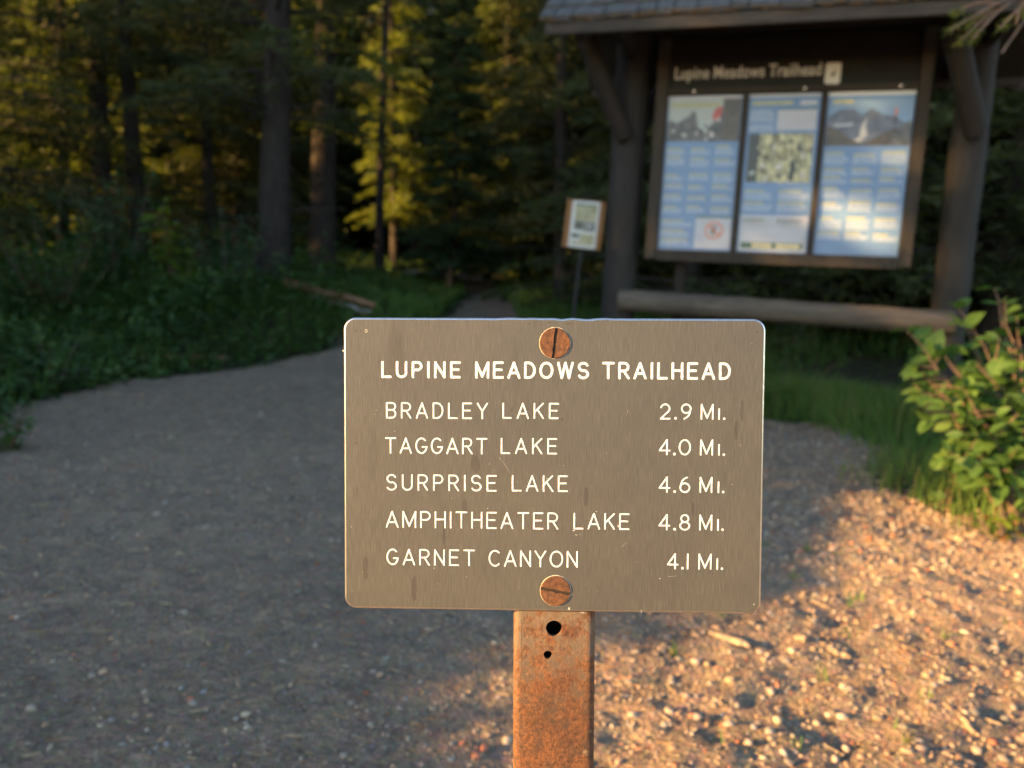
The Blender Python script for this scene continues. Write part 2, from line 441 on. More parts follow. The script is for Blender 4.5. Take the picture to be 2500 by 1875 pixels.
def lump(x, y):
    w = 0.35 + 0.65 * sstep(-0.6, 0.5, x - 0.45 * (y - 1.2))            # the loose ground to the right is more trodden up
    wx = x + 0.06 * np.sin(5.3 * y + 1.0) + 0.02 * np.sin(23 * y); wy = y + 0.06 * np.sin(4.7 * x)
    return (w * (0.011 * np.sin(9.1 * wx + 3.3 * wy) * np.sin(7.7 * wy - 4.1 * wx) + 0.0075 * np.sin(23 * wx - 11 * wy) * np.sin(19 * wy + 7 * wx)
            + 0.0045 * np.sin(51 * wx + 17 * wy) * np.sin(43 * wy - 21 * wx)) + 0.008 * np.sin(2.1 * x + 0.4) * np.sin(2.7 * y))
def pathz(x, y): return gz(x, y) + 0.004 + lump(x, y)
PZ = pathz(PX, PY) + rng.normal(0, 0.0017, PX.shape)
PZ[:, 0] -= 0.05; PZ[:, -1] -= 0.05
n2 = PX.shape[1]
ii = (np.arange(len(rows) - 1)[:, None] * n2 + np.arange(n2 - 1)[None, :]).ravel()
mb = MB()
mb.add(np.stack([PX, PY, PZ], -1), np.stack([ii, ii + 1, ii + n2 + 1, ii + n2], -1))
tag(mb.build('gravel_path', MAT['gravel'], smooth=True), 'grey brown gravel path leading into the forest', 'path', kind='structure')

# loose stones
def ico(sub):
    bm = bmesh.new(); bmesh.ops.create_icosphere(bm, subdivisions=sub, radius=1.0)
    V = np.array([v.co[:] for v in bm.verts]); F = np.array([[v.index for v in f.verts] for f in bm.faces]); bm.free()
    return V, F
PAL = np.array([(0.2684, 0.2196, 0.1708), (0.183, 0.161, 0.1403), (0.3172, 0.2379, 0.1647), (0.305, 0.2074, 0.1342), (0.3294, 0.1342, 0.0756), (0.3904, 0.3172, 0.2379), (0.2196, 0.2098, 0.2013), (0.3538, 0.244, 0.1525)])
PALP = np.array([0.22, 0.16, 0.18, 0.15, 0.06, 0.07, 0.09, 0.07])
def scatter_stones(mb, n, ylo, yhi, smin, smax, sub, cond=None):
    V0, F0 = ico(sub); k = len(V0)
    y = rng.uniform(ylo, yhi, n * 3); half = 0.74 * y + 0.75
    x = rng.uniform(-1, 1, n * 3) * (0.74 * yhi + 0.75)
    ok = (np.abs(x) < half) & (x > xl(y) - 0.05 + rng.normal(0, 0.06, n * 3)) & (x < xr(y) + 0.05 + rng.normal(0, 0.08, n * 3))
    coarse = sstep(-0.9, 0.4, x - 0.55 * (y - 1.2))       # coarser, looser gravel lies to the right
    ok &= rng.random(n * 3) < 0.55 + 0.45 * coarse
    x, y, coarse = x[ok][:n], y[ok][:n], coarse[ok][:n]
    n = len(x)
    s = smin * (smax / smin) ** (rng.random(n) ** 2.2) * (0.75 + 0.35 * coarse)
    D = 1 + rng.uniform(-0.30, 0.30, (n, k, 3)) * (0.75 if sub == 1 else 0.5)
    S = np.stack([rng.uniform(0.8, 1.5, n), rng.uniform(0.7, 1.1, n), rng.uniform(0.45, 0.9, n)], -1)
    P = V0[None] * D * S[:, None, :]
    a = rng.uniform(0, 2 * np.pi, n); tl = rng.normal(0, 0.25, n)
    ca, sa = np.cos(a)[:, None], np.sin(a)[:, None]
    X = P[..., 0] * ca - P[..., 1] * sa; Y = P[..., 0] * sa + P[..., 1] * ca; Z = P[..., 2] + tl[:, None] * P[..., 0] * 0.5
    out = np.stack([X, Y, Z], -1) * s[:, None, None]
    out += np.stack([x, y, pathz(x, y) + s * rng.uniform(-0.2, 0.42, n)], -1)[:, None, :]
    ci = rng.choice(len(PAL), n, p=PALP)
    col = PAL[ci] * rng.uniform(0.6, 1.45, (n, 1)) * rng.uniform(0.95, 1.05, (n, 3))
    F = (F0[None] + (np.arange(n) * k)[:, None, None]).reshape(-1, 3)
    mb.add(out.reshape(-1, 3), F, 0, np.repeat(col, k, 0))
mb = MB()
scatter_stones(mb, 4400, 0.95, 2.3, 0.003, 0.009, 2)
scatter_stones(mb, 18500, 0.95, 2.7, 0.0016, 0.005, 1)
scatter_stones(mb, 17000, 2.2, 5.0, 0.0038, 0.0115, 1)
scatter_stones(mb, 5000, 4.4, 8.0, 0.005, 0.015, 1)
tag(mb.build('gravel', MAT['stone'], smooth=True), 'loose grey, tan and reddish gravel lying all over the path', 'gravel', kind='stuff')

# dry needles, straws and bark crumbs strewn over the gravel
mb = MB()
n = 3800; y = rng.uniform(1.0, 6.0, n) ** 1.0; x = rng.uniform(-1, 1, n) * (0.74 * y + 0.2)
ok = (x > xl(y)) & (x < xr(y) + 0.15); x, y = x[ok], y[ok]; n = len(x)
L_ = rng.uniform(0.008, 0.034, n) * (0.8 + 0.15 * y); a = rng.uniform(0, 2 * np.pi, n); w_ = rng.uniform(0.0007, 0.0022, n) * (0.7 + 0.25 * y)
z = pathz(x, y) + rng.uniform(0.001, 0.007, n)
d_ = np.stack([np.cos(a), np.sin(a), rng.normal(0, 0.12, n)], -1) * L_[:, None] / 2; s_ = np.stack([-np.sin(a), np.cos(a), 0 * a], -1) * w_[:, None] / 2
c_ = np.stack([x, y, z], -1); h_ = np.stack([0 * a, 0 * a, w_ * 0.8], -1)
V = np.stack([c_ - d_ - s_, c_ - d_ + s_, c_ - d_ + h_, c_ + d_ - s_, c_ + d_ + s_, c_ + d_ + h_], 1).reshape(-1, 3); k = np.arange(n)[:, None] * 6
col = np.array([(0.30, 0.19, 0.09), (0.22, 0.11, 0.05), (0.42, 0.32, 0.18), (0.16, 0.10, 0.06)])[rng.integers(0, 4, n)]
mb.add(V, [np.concatenate([k + np.array([[0, 3, 5, 2]]), k + np.array([[1, 2, 5, 4]]), k + np.array([[0, 1, 4, 3]])], 0)], 0, np.repeat(col, 6, 0))
tag(mb.build('path_litter', MAT['stone']), 'dry needles, straws and bark crumbs strewn over the gravel', 'litter', kind='stuff')

# ------------------------------------------------------------------ foreground trail sign
P_C = np.array([0.02668, 0.45436, 0.71457])
ex = np.array([0.99911773, -0.02609126, 0.03290905])
eu = -np.array([0.03339613, -0.09128749, -0.99526443])
ey = np.cross(eu, ex); ey /= np.linalg.norm(ey); eu = np.cross(ex, ey)          # ey points away from the viewer
foot = P_C - eu * (P_C[2] / eu[2]) + ex * 0.0025
SIGN = empty('trail_sign', (0, 0, 0))
mw = Matrix([[ex[i], ey[i], eu[i], 0] for i in range(3)] + [[0, 0, 0, 1]])
SIGN.matrix_world = mw
SIGN.location = P_C - eu * (P_C[2] / eu[2])
HGT = P_C[2] / eu[2]                                                        # plate centre above the foot, along the post
tag(SIGN, 'brown metal trailhead distance sign with white lettering on rusty square post', 'trail sign')
mm = 0.001
PLATE = empty('plate', (0, 0, HGT), parent=SIGN)

def rounded_rect(w, h, r, n=10):
    pts = []
    for cxx, cyy, a0 in ((w / 2 - r, h / 2 - r, 0), (-w / 2 + r, h / 2 - r, 90), (-w / 2 + r, -h / 2 + r, 180), (w / 2 - r, -h / 2 + r, 270)):
        for k in range(n + 1):
            a = R(a0 + 90 * k / n); pts.append((cxx + r * math.cos(a), cyy + r * math.sin(a)))
    return np.array(pts)

# plate body: thin sheet, front at y=0 facing the viewer (-y), chamfered rim
W_, H_ = 261.5 * mm, 183.9 * mm
def dense(p, step=3 * mm):
    out = []
    for k in range(len(p)):
        a, b = p[k], p[(k + 1) % len(p)]; m_ = max(1, int(np.linalg.norm(b - a) / step))
        for q in range(m_): out.append(a + (b - a) * q / m_)
    return np.array(out)
ring = dense(rounded_rect(W_, H_, 7.5 * mm))
nr = len(ring)
cen = ring / np.linalg.norm(ring, axis=1)[:, None]
def inset(p, dd):
    t = np.roll(p, -1, 0) - np.roll(p, 1, 0); t /= np.linalg.norm(t, axis=1)[:, None]
    nrm = np.stack([-t[:, 1], t[:, 0]], -1)
    return p + nrm * np.broadcast_to(dd, (len(p),))[:, None]
wob = rng.normal(0, 1, nr)
top_mid = (ring[:, 1] > H_ / 2 - 2 * mm) * np.exp(-((ring[:, 0] - 4 * mm) / (32 * mm)) ** 2)
dentv = np.convolve(wob, np.ones(3) / 3, 'same') * top_mid * 0.55 * mm
profile = [(1.15, 0.0), (0.75, 0.12), (0.3, 0.5), (0.0, 1.1), (0.0, 2.4), (0.4, 3.0)]
rings = []
for k, (ins, dep) in enumerate(profile):
    q = inset(ring, ins * mm + (np.abs(wob) * 0.06 * mm if k < 3 else 0))
    q = q + np.stack([np.zeros(nr), dentv], -1)
    rings.append(np.stack([q[:, 0], np.full(nr, dep * mm), q[:, 1]], -1))
mb = MB()
mb.add(rings[0], np.arange(nr)[None, :], 0)
mb.add(rings[-1], np.arange(nr)[::-1][None, :], 0)
for k in range(len(rings) - 1):
    V = np.vstack([rings[k], rings[k + 1]]); j = np.arange(nr); j2 = (j + 1) % nr
    mb.add(V, np.stack([j, j + nr, j2 + nr, j2], -1), 1)
mb.build('sheet', [MAT['plate'], MAT['edge']], PLATE)

# single-stroke engraved alphabet
def arc(cx_, cy_, rx, ry, a0, a1, n=18):
    return [(cx_ + rx * math.cos(R(a0 + (a1 - a0) * k / n)), cy_ + ry * math.sin(R(a0 + (a1 - a0) * k / n))) for k in range(n + 1)]
def O_(w): return arc(w / 2, 0.5, w / 2, 0.5, 0, 360, 36)
G = {
 'A': (0.72, [[(0, 0), (0.36, 1)], [(0.36, 1), (0.72, 0)], [(0.12, 0.31), (0.60, 0.31)]]),
 'B': (0.60, [[(0, 0), (0, 1)], [(0, 1), (0.36, 1)] + arc(0.36, 0.765, 0.22, 0.235, 90, -90)[1:] + [(0, 0.53)], [(0, 0.53), (0.36, 0.53)] + arc(0.36, 0.265, 0.24, 0.265, 90, -90)[1:] + [(0, 0)]]),
 'C': (0.68, [arc(0.37, 0.5, 0.37, 0.5, 48, 312, 30)]),
 'D': (0.62, [[(0, 0), (0, 1)], [(0, 1), (0.22, 1)] + arc(0.22, 0.5, 0.40, 0.5, 90, -90, 26)[1:] + [(0, 0)]]),
 'E': (0.56, [[(0, 0), (0, 1)], [(0, 1), (0.56, 1)], [(0, 0.52), (0.48, 0.52)], [(0, 0), (0.56, 0)]]),
 'G': (0.70, [arc(0.36, 0.5, 0.36, 0.5, 48, 360, 34)[:-1] + [(0.70, 0.42)], [(0.42, 0.42), (0.71, 0.42)]]),
 'H': (0.62, [[(0, 0), (0, 1)], [(0.62, 0), (0.62, 1)], [(0, 0.52), (0.62, 0.52)]]),
 'I': (0.02, [[(0.01, 0), (0.01, 1)]]),
 'K': (0.60, [[(0, 0), (0, 1)], [(0.58, 1), (0, 0.40)], [(0.2, 0.60), (0.60, 0)]]),
 'L': (0.54, [[(0, 1), (0, 0)], [(0, 0), (0.54, 0)]]),
 'M': (0.80, [[(0, 0), (0, 1)], [(0, 1), (0.40, 0.07)], [(0.40, 0.07), (0.80, 1)], [(0.80, 1), (0.80, 0)]]),
 'N': (0.62, [[(0, 0), (0, 1)], [(0, 1), (0.62, 0)], [(0.62, 0), (0.62, 1)]]),
 'O': (0.78, [O_(0.78)]),
 'P': (0.58, [[(0, 0), (0, 1)], [(0, 1), (0.32, 1)] + arc(0.32, 0.74, 0.26, 0.26, 90, -90)[1:] + [(0, 0.48)]]),
 'R': (0.60, [[(0, 0), (0, 1)], [(0, 1), (0.32, 1)] + arc(0.32, 0.74, 0.26, 0.26, 90, -90)[1:] + [(0, 0.48)], [(0.30, 0.48), (0.60, 0)]]),
 'S': (0.62, [arc(0.31, 0.745, 0.28, 0.255, 25, 270, 24) + arc(0.31, 0.255, 0.30, 0.255, 90, -155, 26)[1:]]),
 'T': (0.66, [[(0, 1), (0.66, 1)], [(0.33, 1), (0.33, 0)]]),
 'U': (0.62, [[(0, 1), (0, 0.31)] + arc(0.31, 0.31, 0.31, 0.31, 180, 360, 22)[1:] + [(0.62, 1)]]),
 'W': (0.96, [[(0, 1), (0.24, 0)], [(0.24, 0), (0.48, 1)], [(0.48, 1), (0.72, 0)], [(0.72, 0), (0.96, 1)]]),
 'Y': (0.66, [[(0, 1), (0.33, 0.48)], [(0.66, 1), (0.33, 0.48)], [(0.33, 0.48), (0.33, 0)]]),
 '.': (0.05, [arc(0.025, 0.03, 0.03, 0.03, 0, 360, 12)]),
 '0': (0.72, [O_(0.72)]),
 '1': (0.02, [[(0.01, 0), (0.01, 1)]]),
 '2': (0.62, [arc(0.31, 0.70, 0.30, 0.30, 165, -38, 22) + [(0.0, 0.0)], [(0, 0), (0.62, 0)]]),
 '4': (0.66, [[(0.5, 0), (0.5, 1)], [(0.5, 1), (0, 0.27)], [(0, 0.27), (0.68, 0.27)]]),
 '6': (0.64, [arc(0.32, 0.30, 0.31, 0.30, 0, 360, 30), [(0.022, 0.36), (0.06, 0.58), (0.15, 0.77), (0.29, 0.92), (0.46, 1.0)]]),
 '8': (0.64, [arc(0.32, 0.76, 0.25, 0.24, 0, 360, 26), arc(0.32, 0.265, 0.31, 0.265, 0, 360, 30)]),
 '9': (0.64, [arc(0.32, 0.70, 0.31, 0.30, 0, 360, 30), [(0.618, 0.64), (0.58, 0.42), (0.49, 0.23), (0.35, 0.08), (0.18, 0.0)]]),
}
def ribbon(mb, P, w, ydep):
    """flat routed stroke with round ends; shallow double-pass profile"""
    P = np.array(P, float); closed = np.allclose(P[0], P[-1]) and len(P) > 5
    if not closed:
        keep = [0]
        for k in range(1, len(P)):
            if np.linalg.norm(P[k] - P[keep[-1]]) > 1e-7: keep.append(k)
        P = P[keep]
    T = np.gradient(P, axis=0)
    if closed: T[0] = T[-1] = P[1] - P[-2]
    T /= np.linalg.norm(T, axis=1)[:, None] + 1e-12
    Nn = np.stack([-T[:, 1], T[:, 0]], -1)
    offs = np.array([-1, -0.55, 0, 0.55, 1.0]); hh = np.array([0.0, 0.10, 0.045, 0.10, 0.0]) * mm
    k = len(P)
    V = np.zeros((k, 5, 3))
    V[..., 0] = P[:, None, 0] + Nn[:, None, 0] * offs * w / 2
    V[..., 2] = P[:, None, 1] + Nn[:, None, 1] * offs * w / 2
    V[..., 1] = -(ydep + hh)[None, :]
    i = np.arange(k - 1)[:, None] * 5; j = np.arange(4)[None, :]
    mb.add(V.reshape(-1, 3), np.stack([i + j, i + 5 + j, i + 6 + j, i + 1 + j], -1).reshape(-1, 4))
    if not closed:
        for e, sgn in ((0, -1), (-1, 1)):
            a0 = math.atan2(Nn[e, 1], Nn[e, 0])
            fan = [[P[e, 0], -(ydep + hh[2]), P[e, 1]]]
            for q in range(11):
                a = a0 - sgn * math.pi * q / 10
                fan.append([P[e, 0] + math.cos(a) * w / 2, -ydep, P[e, 1] + math.sin(a) * w / 2])
            idx = np.array([[0, q, q + 1] if sgn < 0 else [0, q + 1, q] for q in range(1, 11)])
            mb.add(np.array(fan), idx)
def word(mb, text, x0, x1, y0, y1, sw):
    h = (y1 - y0) * mm - sw; x0 = x0 * mm + sw / 2; x1 = x1 * mm - sw / 2; y0 = y0 * mm + sw / 2
    ws = [G[c][0] * h for c in text]
    k = 1.0
    gap = (x1 - x0 - sum(ws)) / max(1, len(text) - 1) if len(text) > 1 else 0
    if gap < 1.25 * sw and len(text) > 1:
        k = (x1 - x0 - 1.6 * sw * (len(text) - 1)) / sum(ws); gap = 1.6 * sw
    if len(text) == 1: k = (x1 - x0) / ws[0]
    x = x0
    for c, w0 in zip(text, ws):
        for q, st in enumerate(G[c][1]):
            pts = [(x + p[0] * h * k + rng.normal(0, 0.02 * mm), y0 + p[1] * h) for p in st]
            ribbon(mb, pts, sw * (1 if c != '.' else 1.15), (0.06 + 0.03 * q) * mm)
        x += w0 * k + gap
LINES = [
 ('heading', 1.62, [('LUPINE', -106.96, -57.11, 54.24, 64.93), ('MEADOWS', -48.17, 22.75, 54.21, 65.0), ('TRAILHEAD', 30.7, 109.83, 54.31, 65.1)]),
 ('place_name', 1.04, [('BRADLEY', -104.0, -39.95, 28.91, 39.2), ('LAKE', -31.0, 4.04, 29.3, 39.4)]),
 ('place_name', 1.04, [('TAGGART', -104.72, -40.19, 6.79, 17.1), ('LAKE', -31.95, 3.28, 7.2, 17.4)]),
 ('place_name', 1.04, [('SURPRISE', -103.97, -34.39, -16.52, -6.1), ('LAKE', -24.91, 10.11, -16.3, -5.9)]),
 ('place_name', 1.04, [('AMPHITHEATER', -104.21, 4.34, -40.1, -29.3), ('LAKE', 13.82, 48.58, -39.76, -29.3)]),
 ('place_name', 1.04, [('GARNET', -103.82, -47.93, -63.9, -53.4), ('CANYON', -39.27, 16.71, -64.0, -53.4)]),
 ('mileage', 1.04, [('2.9', 66.64, 86.22, 29.57, 39.5), ('M', 91.75, 99.71, 29.6, 39.5), ('I.', 102.48, 106.9, 29.6, 36.8)]),
 ('mileage', 1.04, [('4.0', 66.25, 86.1, 7.3, 17.4), ('M', 91.65, 99.74, 7.3, 17.4), ('I.', 102.76, 107.0, 7.3, 14.6)]),
 ('mileage', 1.04, [('4.6', 66.47, 86.13, -16.1, -5.9), ('M', 91.69, 99.67, -16.0, -5.9), ('I.', 102.81, 107.0, -16.0, -8.6)]),
 ('mileage', 1.04, [('4.8', 66.7, 86.39, -39.7, -29.5), ('M', 91.84, 99.96, -39.6, -29.5), ('I.', 102.87, 107.0, -39.6, -32.2)]),
 ('mileage', 1.04, [('4.1', 72.17, 85.69, -64.15, -54.0), ('M', 91.64, 99.9, -64.1, -54.0), ('I.', 102.81, 107.0, -64.1, -56.7)]),
]
for nm, sw, ws in LINES:
    mb = MB()
    for t in ws: word(mb, t[0], t[1], t[2], t[3], t[4], sw * mm)
    o = mb.build(nm, MAT['letter'] if nm == 'heading' else MAT['letter_thin'], PLATE)
    o['label'] = 'white engraved lettering ' + ' '.join(t[0] for t in ws)

# scratches, chips and punch marks on the sheet (plate millimetres)
def blob(mb, x, y, rx, ry, n=9, mi=0, dep=0.05):
    a = np.arange(n) * 2 * np.pi / n
    rr = rng.uniform(0.5, 1.15, n)
    V = np.stack([(x + rx * rr * np.cos(a)) * mm, np.full(n, -dep * mm), (y + ry * rr * np.sin(a)) * mm], -1)
    mb.add(V, np.arange(n)[None, :], mi)
def scratch(mb, pts, w=0.16, mi=0):
    P = np.array(pts, float)
    for k in range(len(P) - 1):
        d_ = P[k + 1] - P[k]; nn = np.array([-d_[1], d_[0]]) / (np.linalg.norm(d_) + 1e-9) * w / 2
        q = np.array([P[k] - nn, P[k + 1] - nn * 0.5, P[k + 1] + nn * 0.5, P[k] + nn])
        mb.add(np.stack([q[:, 0] * mm, np.full(4, -0.045 * mm), q[:, 1] * mm], -1), np.array([[0, 1, 2, 3]]))
Z2 = lambda X, Y: ((X / 2.0868 - 17) * 0.2538 - 130.7, 91.9 - (Y / 2.0868 - 15.5) * 0.2575)   # read off an enlarged view of the plate
mb = MB()
for X, Y, rx, ry in ((1225, 1105, .7, .5), (1237, 1128, .8, .35), (1452, 1080, .6, .9), (1430, 1083, .5, .2), (1258, 1125, .4, .2), (1575, 1512, .3, 1.3), (1205, 1505, .9, 1.2),
                     (1270, 1526, 2.0, .25), (35, 200, .6, .9), (1668, 1345, .5, .35), (780, 997, .4, .4), (1340, 1007, .5, .35), (595, 945, .25, .3), (2028, 862, .3, .4), (1490, 635, .2, .25),
                     (1388, 710, .25, .25), (1170, 775, .35, .3), (1085, 842, .5, .35), (790, 770, .3, .3), (503, 1308, .3, .5), (672, 1350, .2, .5), (525, 1388, .25, .25), (75, 1430, .3, .25),
                     (72, 1100, .25, .35), (130, 1335, .25, .25), (1545, 1262, .2, .25), (1350, 1413, .2, .25), (935, 860, .3, .25), (2150, 1470, .35, .8), (300, 607, .6, .15), (205, 500, .4, .18)):
    blob(mb, *Z2(X, Y), rx, ry)
for pts in (((838, 735), (862, 762), (895, 815)), ((1495, 490), (1489, 522)), ((1710, 1335), (1760, 1330)), ((1470, 1185), (1500, 1160))):
    scratch(mb, [Z2(*p) for p in pts], 0.14)
mb.build('paint_chips', [MAT['chip']], PLATE)['kind'] = 'stuff'
mb = MB()
for X, Y, rx, ry in ((98, 100, 1.2, 1.2), (126, 98, .8, .8), (98, 670, 1.4, .8), (1160, 540, 1.0, 1.3), (905, 490, .9, 2.0), (2140, 97, .8, .8), (1090, 55, 2.2, .6), (1190, 60, 2.4, .7), (990, 60, 1.6, .6)):
    blob(mb, *Z2(X, Y), rx, ry, 10, 0, 0.035)
mb.build('dents', [MAT['dent']], PLATE)['kind'] = 'stuff'
mb = MB()
for X, Y, rx, ry in ((145, 1310, 1.7, 7.5), (400, 1420, 1.7, 8.5), (715, 770, 3.0, 5.5), (1285, 930, 1.5, 6.5), (2045, 590, 1.2, 6.0), (2072, 490, 1.1, 6.5), (660, 985, 1.8, 4.5), (1830, 985, 0.9, 4.5), (555, 1120, 0.8, 9.0)):
    x_, y_ = Z2(X, Y); n = 22; a = np.arange(n) * 2 * np.pi / n; rr_ = rng.uniform(0.8, 1.1, n)
    mb.add(np.stack([(x_ + rx * rr_ * np.cos(a)) * mm, np.full(n, -0.02 * mm), (y_ + ry * rr_ * np.sign(np.sin(a)) * np.abs(np.sin(a)) ** 0.7) * mm], -1), np.arange(n)[None, :])
mb.build('stains', [MAT['stain']], PLATE)['kind'] = 'stuff'
mb = MB()
x_, y_ = Z2(153, 99)
pts = [(x_ + 0.75 * math.cos(R(q)) * (1 + 0.2 * math.sin(q)), y_ + 0.95 * math.sin(R(q))) for q in range(0, 361, 30)]
scratch(mb, pts, 0.42)
mb.build('punch_mark', [MAT['chip']], PLATE)

# screws: slotted heads with a raised burred rim
def screw(x, y, ang, name, lab, slot_off):
    S = empty(name, (x * mm, 0, y * mm), (0, ang, 0), PLATE)
    S['label'] = lab
    rad = 9.5 * mm; n = 64
    for sgn in (1, -1):                 # two half heads either side of the slot
        mb = MB()
        s0 = 0.95 * mm
        xe = math.sqrt(rad ** 2 - (s0) ** 2)
        a0 = math.asin(s0 / rad); aa = np.linspace(a0, math.pi - a0, 30)
        wv = 1 + rng.normal(0, 0.006, 30)
        loop = np.stack([np.cos(aa) * rad * wv, np.sin(aa) * rad * wv * sgn], -1)
        chord = np.stack([np.linspace(loop[-1, 0], loop[0, 0], 14)[1:-1], sgn * s0 + rng.normal(0, 0.16 * mm, 12)], -1)
        loop = np.vstack([loop, chord])
        ins = loop * 0.955; ins[:, 1] += sgn * 0.04 * mm
        q = len(loop)
        A = np.stack([loop[:, 0], np.full(q, 0.2 * mm), loop[:, 1]], -1)
        B = np.stack([loop[:, 0], np.full(q, -0.55 * mm), loop[:, 1]], -1)
        D = np.stack([ins[:, 0], np.full(q, -0.85 * mm), ins[:, 1]], -1)
        j = np.arange(q); j2 = (j + 1) % q
        mb.add(np.vstack([A, B, D]), [np.vstack([np.stack([j, j2, j2 + q, j + q], -1), np.stack([j + q, j2 + q, j2 + 2 * q, j + 2 * q], -1)])])
        mb.add(D, np.arange(q)[None, :])
        bm_ = mb.build('head_half', MAT['screw'], S)
    mb = MB()
    a = np.arange(n) * 2 * np.pi / n
    c0 = np.stack([np.cos(a) * rad * 0.97, np.full(n, -0.25 * mm), np.sin(a) * rad * 0.97], -1)
    mb.add(c0, np.arange(n)[None, :])
    mb.build('slot_floor', MAT['dark'], S)
    mb = MB()                           # pale ring round the head, its lit rim put into the colour
    ra = np.stack([np.cos(a), np.sin(a)], -1)
    r1 = rad * (1.005 + 0.008 * rng.random(n)); r2 = rad * (1.02 + 0.035 * rng.random(n) * (0.6 + 0.6 * (np.cos(a - 0.3 - ang) > -0.2)))
    V = np.vstack([np.stack([ra[:, 0] * r1, np.full(n, -0.3 * mm), ra[:, 1] * r1], -1), np.stack([ra[:, 0] * r2, np.full(n, -0.04 * mm), ra[:, 1] * r2], -1)])
    j = np.arange(n); j2 = (j + 1) % n
    mb.add(V, np.stack([j, j + n, j2 + n, j2], -1))
    mb.build('rim', MAT['rim'], S)
screw(1.33, 76.54, R(-84), 'screw', 'rusty slotted screw above the heading, slot upright', 0)
screw(2.83, -78.8, R(10), 'screw', 'rusty slotted screw at the lower edge, slot level', 0)

# post: rusted square tube with rounded corners and two drilled holes
PXC, PHW, CR = 2.4 * mm, 26.0 * mm, 5.0 * mm
Y0 = 3.2 * mm
POST = empty('post', (0, 0, HGT), parent=SIGN)
zb, zt = -HGT - 0.08, 84 * mm
mb = MB()
prof = []
for cxx, cyy, a0 in ((PXC + PHW - CR, Y0 + CR, -90), (PXC + PHW - CR, Y0 + 2 * PHW - CR, 0), (PXC - PHW + CR, Y0 + 2 * PHW - CR, 90), (PXC - PHW + CR, Y0 + CR, 180)):
    for k in range(9):
        a = R(a0 + 90 * k / 8); prof.append((cxx + CR * math.cos(a), cyy + CR * math.sin(a)))
prof = np.array(prof); n = len(prof)
zz = np.linspace(zb, zt, 60)
V = np.array([[p[0], p[1] + rng.normal(0, 0.05 * mm), z] for z in zz for p in prof])
i = np.arange(59)[:, None] * n; j = np.arange(n - 1)[None, :]
F = np.stack([i + j, i + j + 1, i + n + j + 1, i + n + j], -1).reshape(-1, 4)
mb.add(V, F)
mb.build('tube', MAT['rust'], POST, smooth=True)
bm = bmesh.new()                        # flat front with real holes
xa_, xb_ = PXC - PHW + CR, PXC + PHW - CR
outer = [bm.verts.new((x, Y0, z)) for x, z in ((xa_, zb), (xb_, zb), (xb_, zt), (xa_, zt))]
for k in range(4): bm.edges.new((outer[k], outer[(k + 1) % 4]))
holes = []
for hx, hz, hr in ((2.1, -104.0, 5.1), (-1.68, -121.1, 2.7)):
    lp = [bm.verts.new((hx * mm + hr * mm * math.cos(t) * (1 + 0.03 * math.sin(3 * t)), Y0, hz * mm + hr * mm * math.sin(t))) for t in np.arange(32) * 2 * np.pi / 32]
    for k in range(32): bm.edges.new((lp[k], lp[(k + 1) % 32]))
    holes.append(lp)
bmesh.ops.triangle_fill(bm, use_beauty=True, use_dissolve=False, edges=bm.edges[:])
for lp in holes:
    for f in [f for f in bm.faces if all(v in lp for v in f.verts)]: bm.faces.remove(f)
    bk = [bm.verts.new((v.co.x, v.co.y + 3 * mm, v.co.z)) for v in lp]
    for k in range(32): bm.faces.new((lp[k], lp[(k + 1) % 32], bk[(k + 1) % 32], bk[k]))
me = bpy.data.meshes.new('front_face'); bm.to_mesh(me); bm.free(); me.materials.append(MAT['rust'])
inst('front_face', me, POST)

# ------------------------------------------------------------------ kiosk
K_C = np.array([1.511, 4.545, 0.0])
K_YAW = R(-16.84)
K = empty('information_kiosk', tuple(K_C), (0, R(0.75), K_YAW))
tag(K, 'roofed log kiosk with shingles holding three blue trailhead posters', 'kiosk')
def log_part(name, P, rad, mat, n=16, rough=0.02, parent=K):
    mb = MB(); P = np.array(P, float)
    k = max(2, int(np.linalg.norm(P[-1] - P[0]) / 0.08))
    if len(P) == 2: P = P[0] + (P[1] - P[0]) * np.linspace(0, 1, k)[:, None]
    mb.tube(P, rad, n, rough=rough)
    return mb.build(name, mat, parent, smooth=True)
PXL, PXR = -0.905, 1.005
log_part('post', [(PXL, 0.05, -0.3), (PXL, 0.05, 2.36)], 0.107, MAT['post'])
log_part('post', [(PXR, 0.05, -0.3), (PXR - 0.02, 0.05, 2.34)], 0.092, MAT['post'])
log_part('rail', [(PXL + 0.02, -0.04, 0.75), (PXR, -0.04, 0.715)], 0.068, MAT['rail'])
for px_ in (PXL, PXR):
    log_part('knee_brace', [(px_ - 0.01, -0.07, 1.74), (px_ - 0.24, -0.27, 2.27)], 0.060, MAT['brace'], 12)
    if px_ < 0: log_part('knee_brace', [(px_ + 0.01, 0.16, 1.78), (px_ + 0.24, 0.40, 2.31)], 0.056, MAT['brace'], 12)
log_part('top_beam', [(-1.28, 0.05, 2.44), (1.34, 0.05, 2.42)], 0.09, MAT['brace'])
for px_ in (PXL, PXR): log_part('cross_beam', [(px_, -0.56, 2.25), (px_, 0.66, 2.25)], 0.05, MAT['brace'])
def board(name, lo, hi, mat, parent=K, bev=0.004):
    bm = bmesh.new(); bmesh.ops.create_cube(bm, size=1.0)
    for v in bm.verts: v.co = Vector([(lo[i] + hi[i]) / 2 + v.co[i] * (hi[i] - lo[i]) for i in range(3)])
    bmesh.ops.bevel(bm, geom=bm.edges[:], offset=min(bev, min(hi[i] - lo[i] for i in range(3)) * 0.3), segments=2, affect='EDGES')
    me = bpy.data.meshes.new(name); bm.to_mesh(me); bm.free(); me.materials.append(mat)
    return inst(name, me, parent)
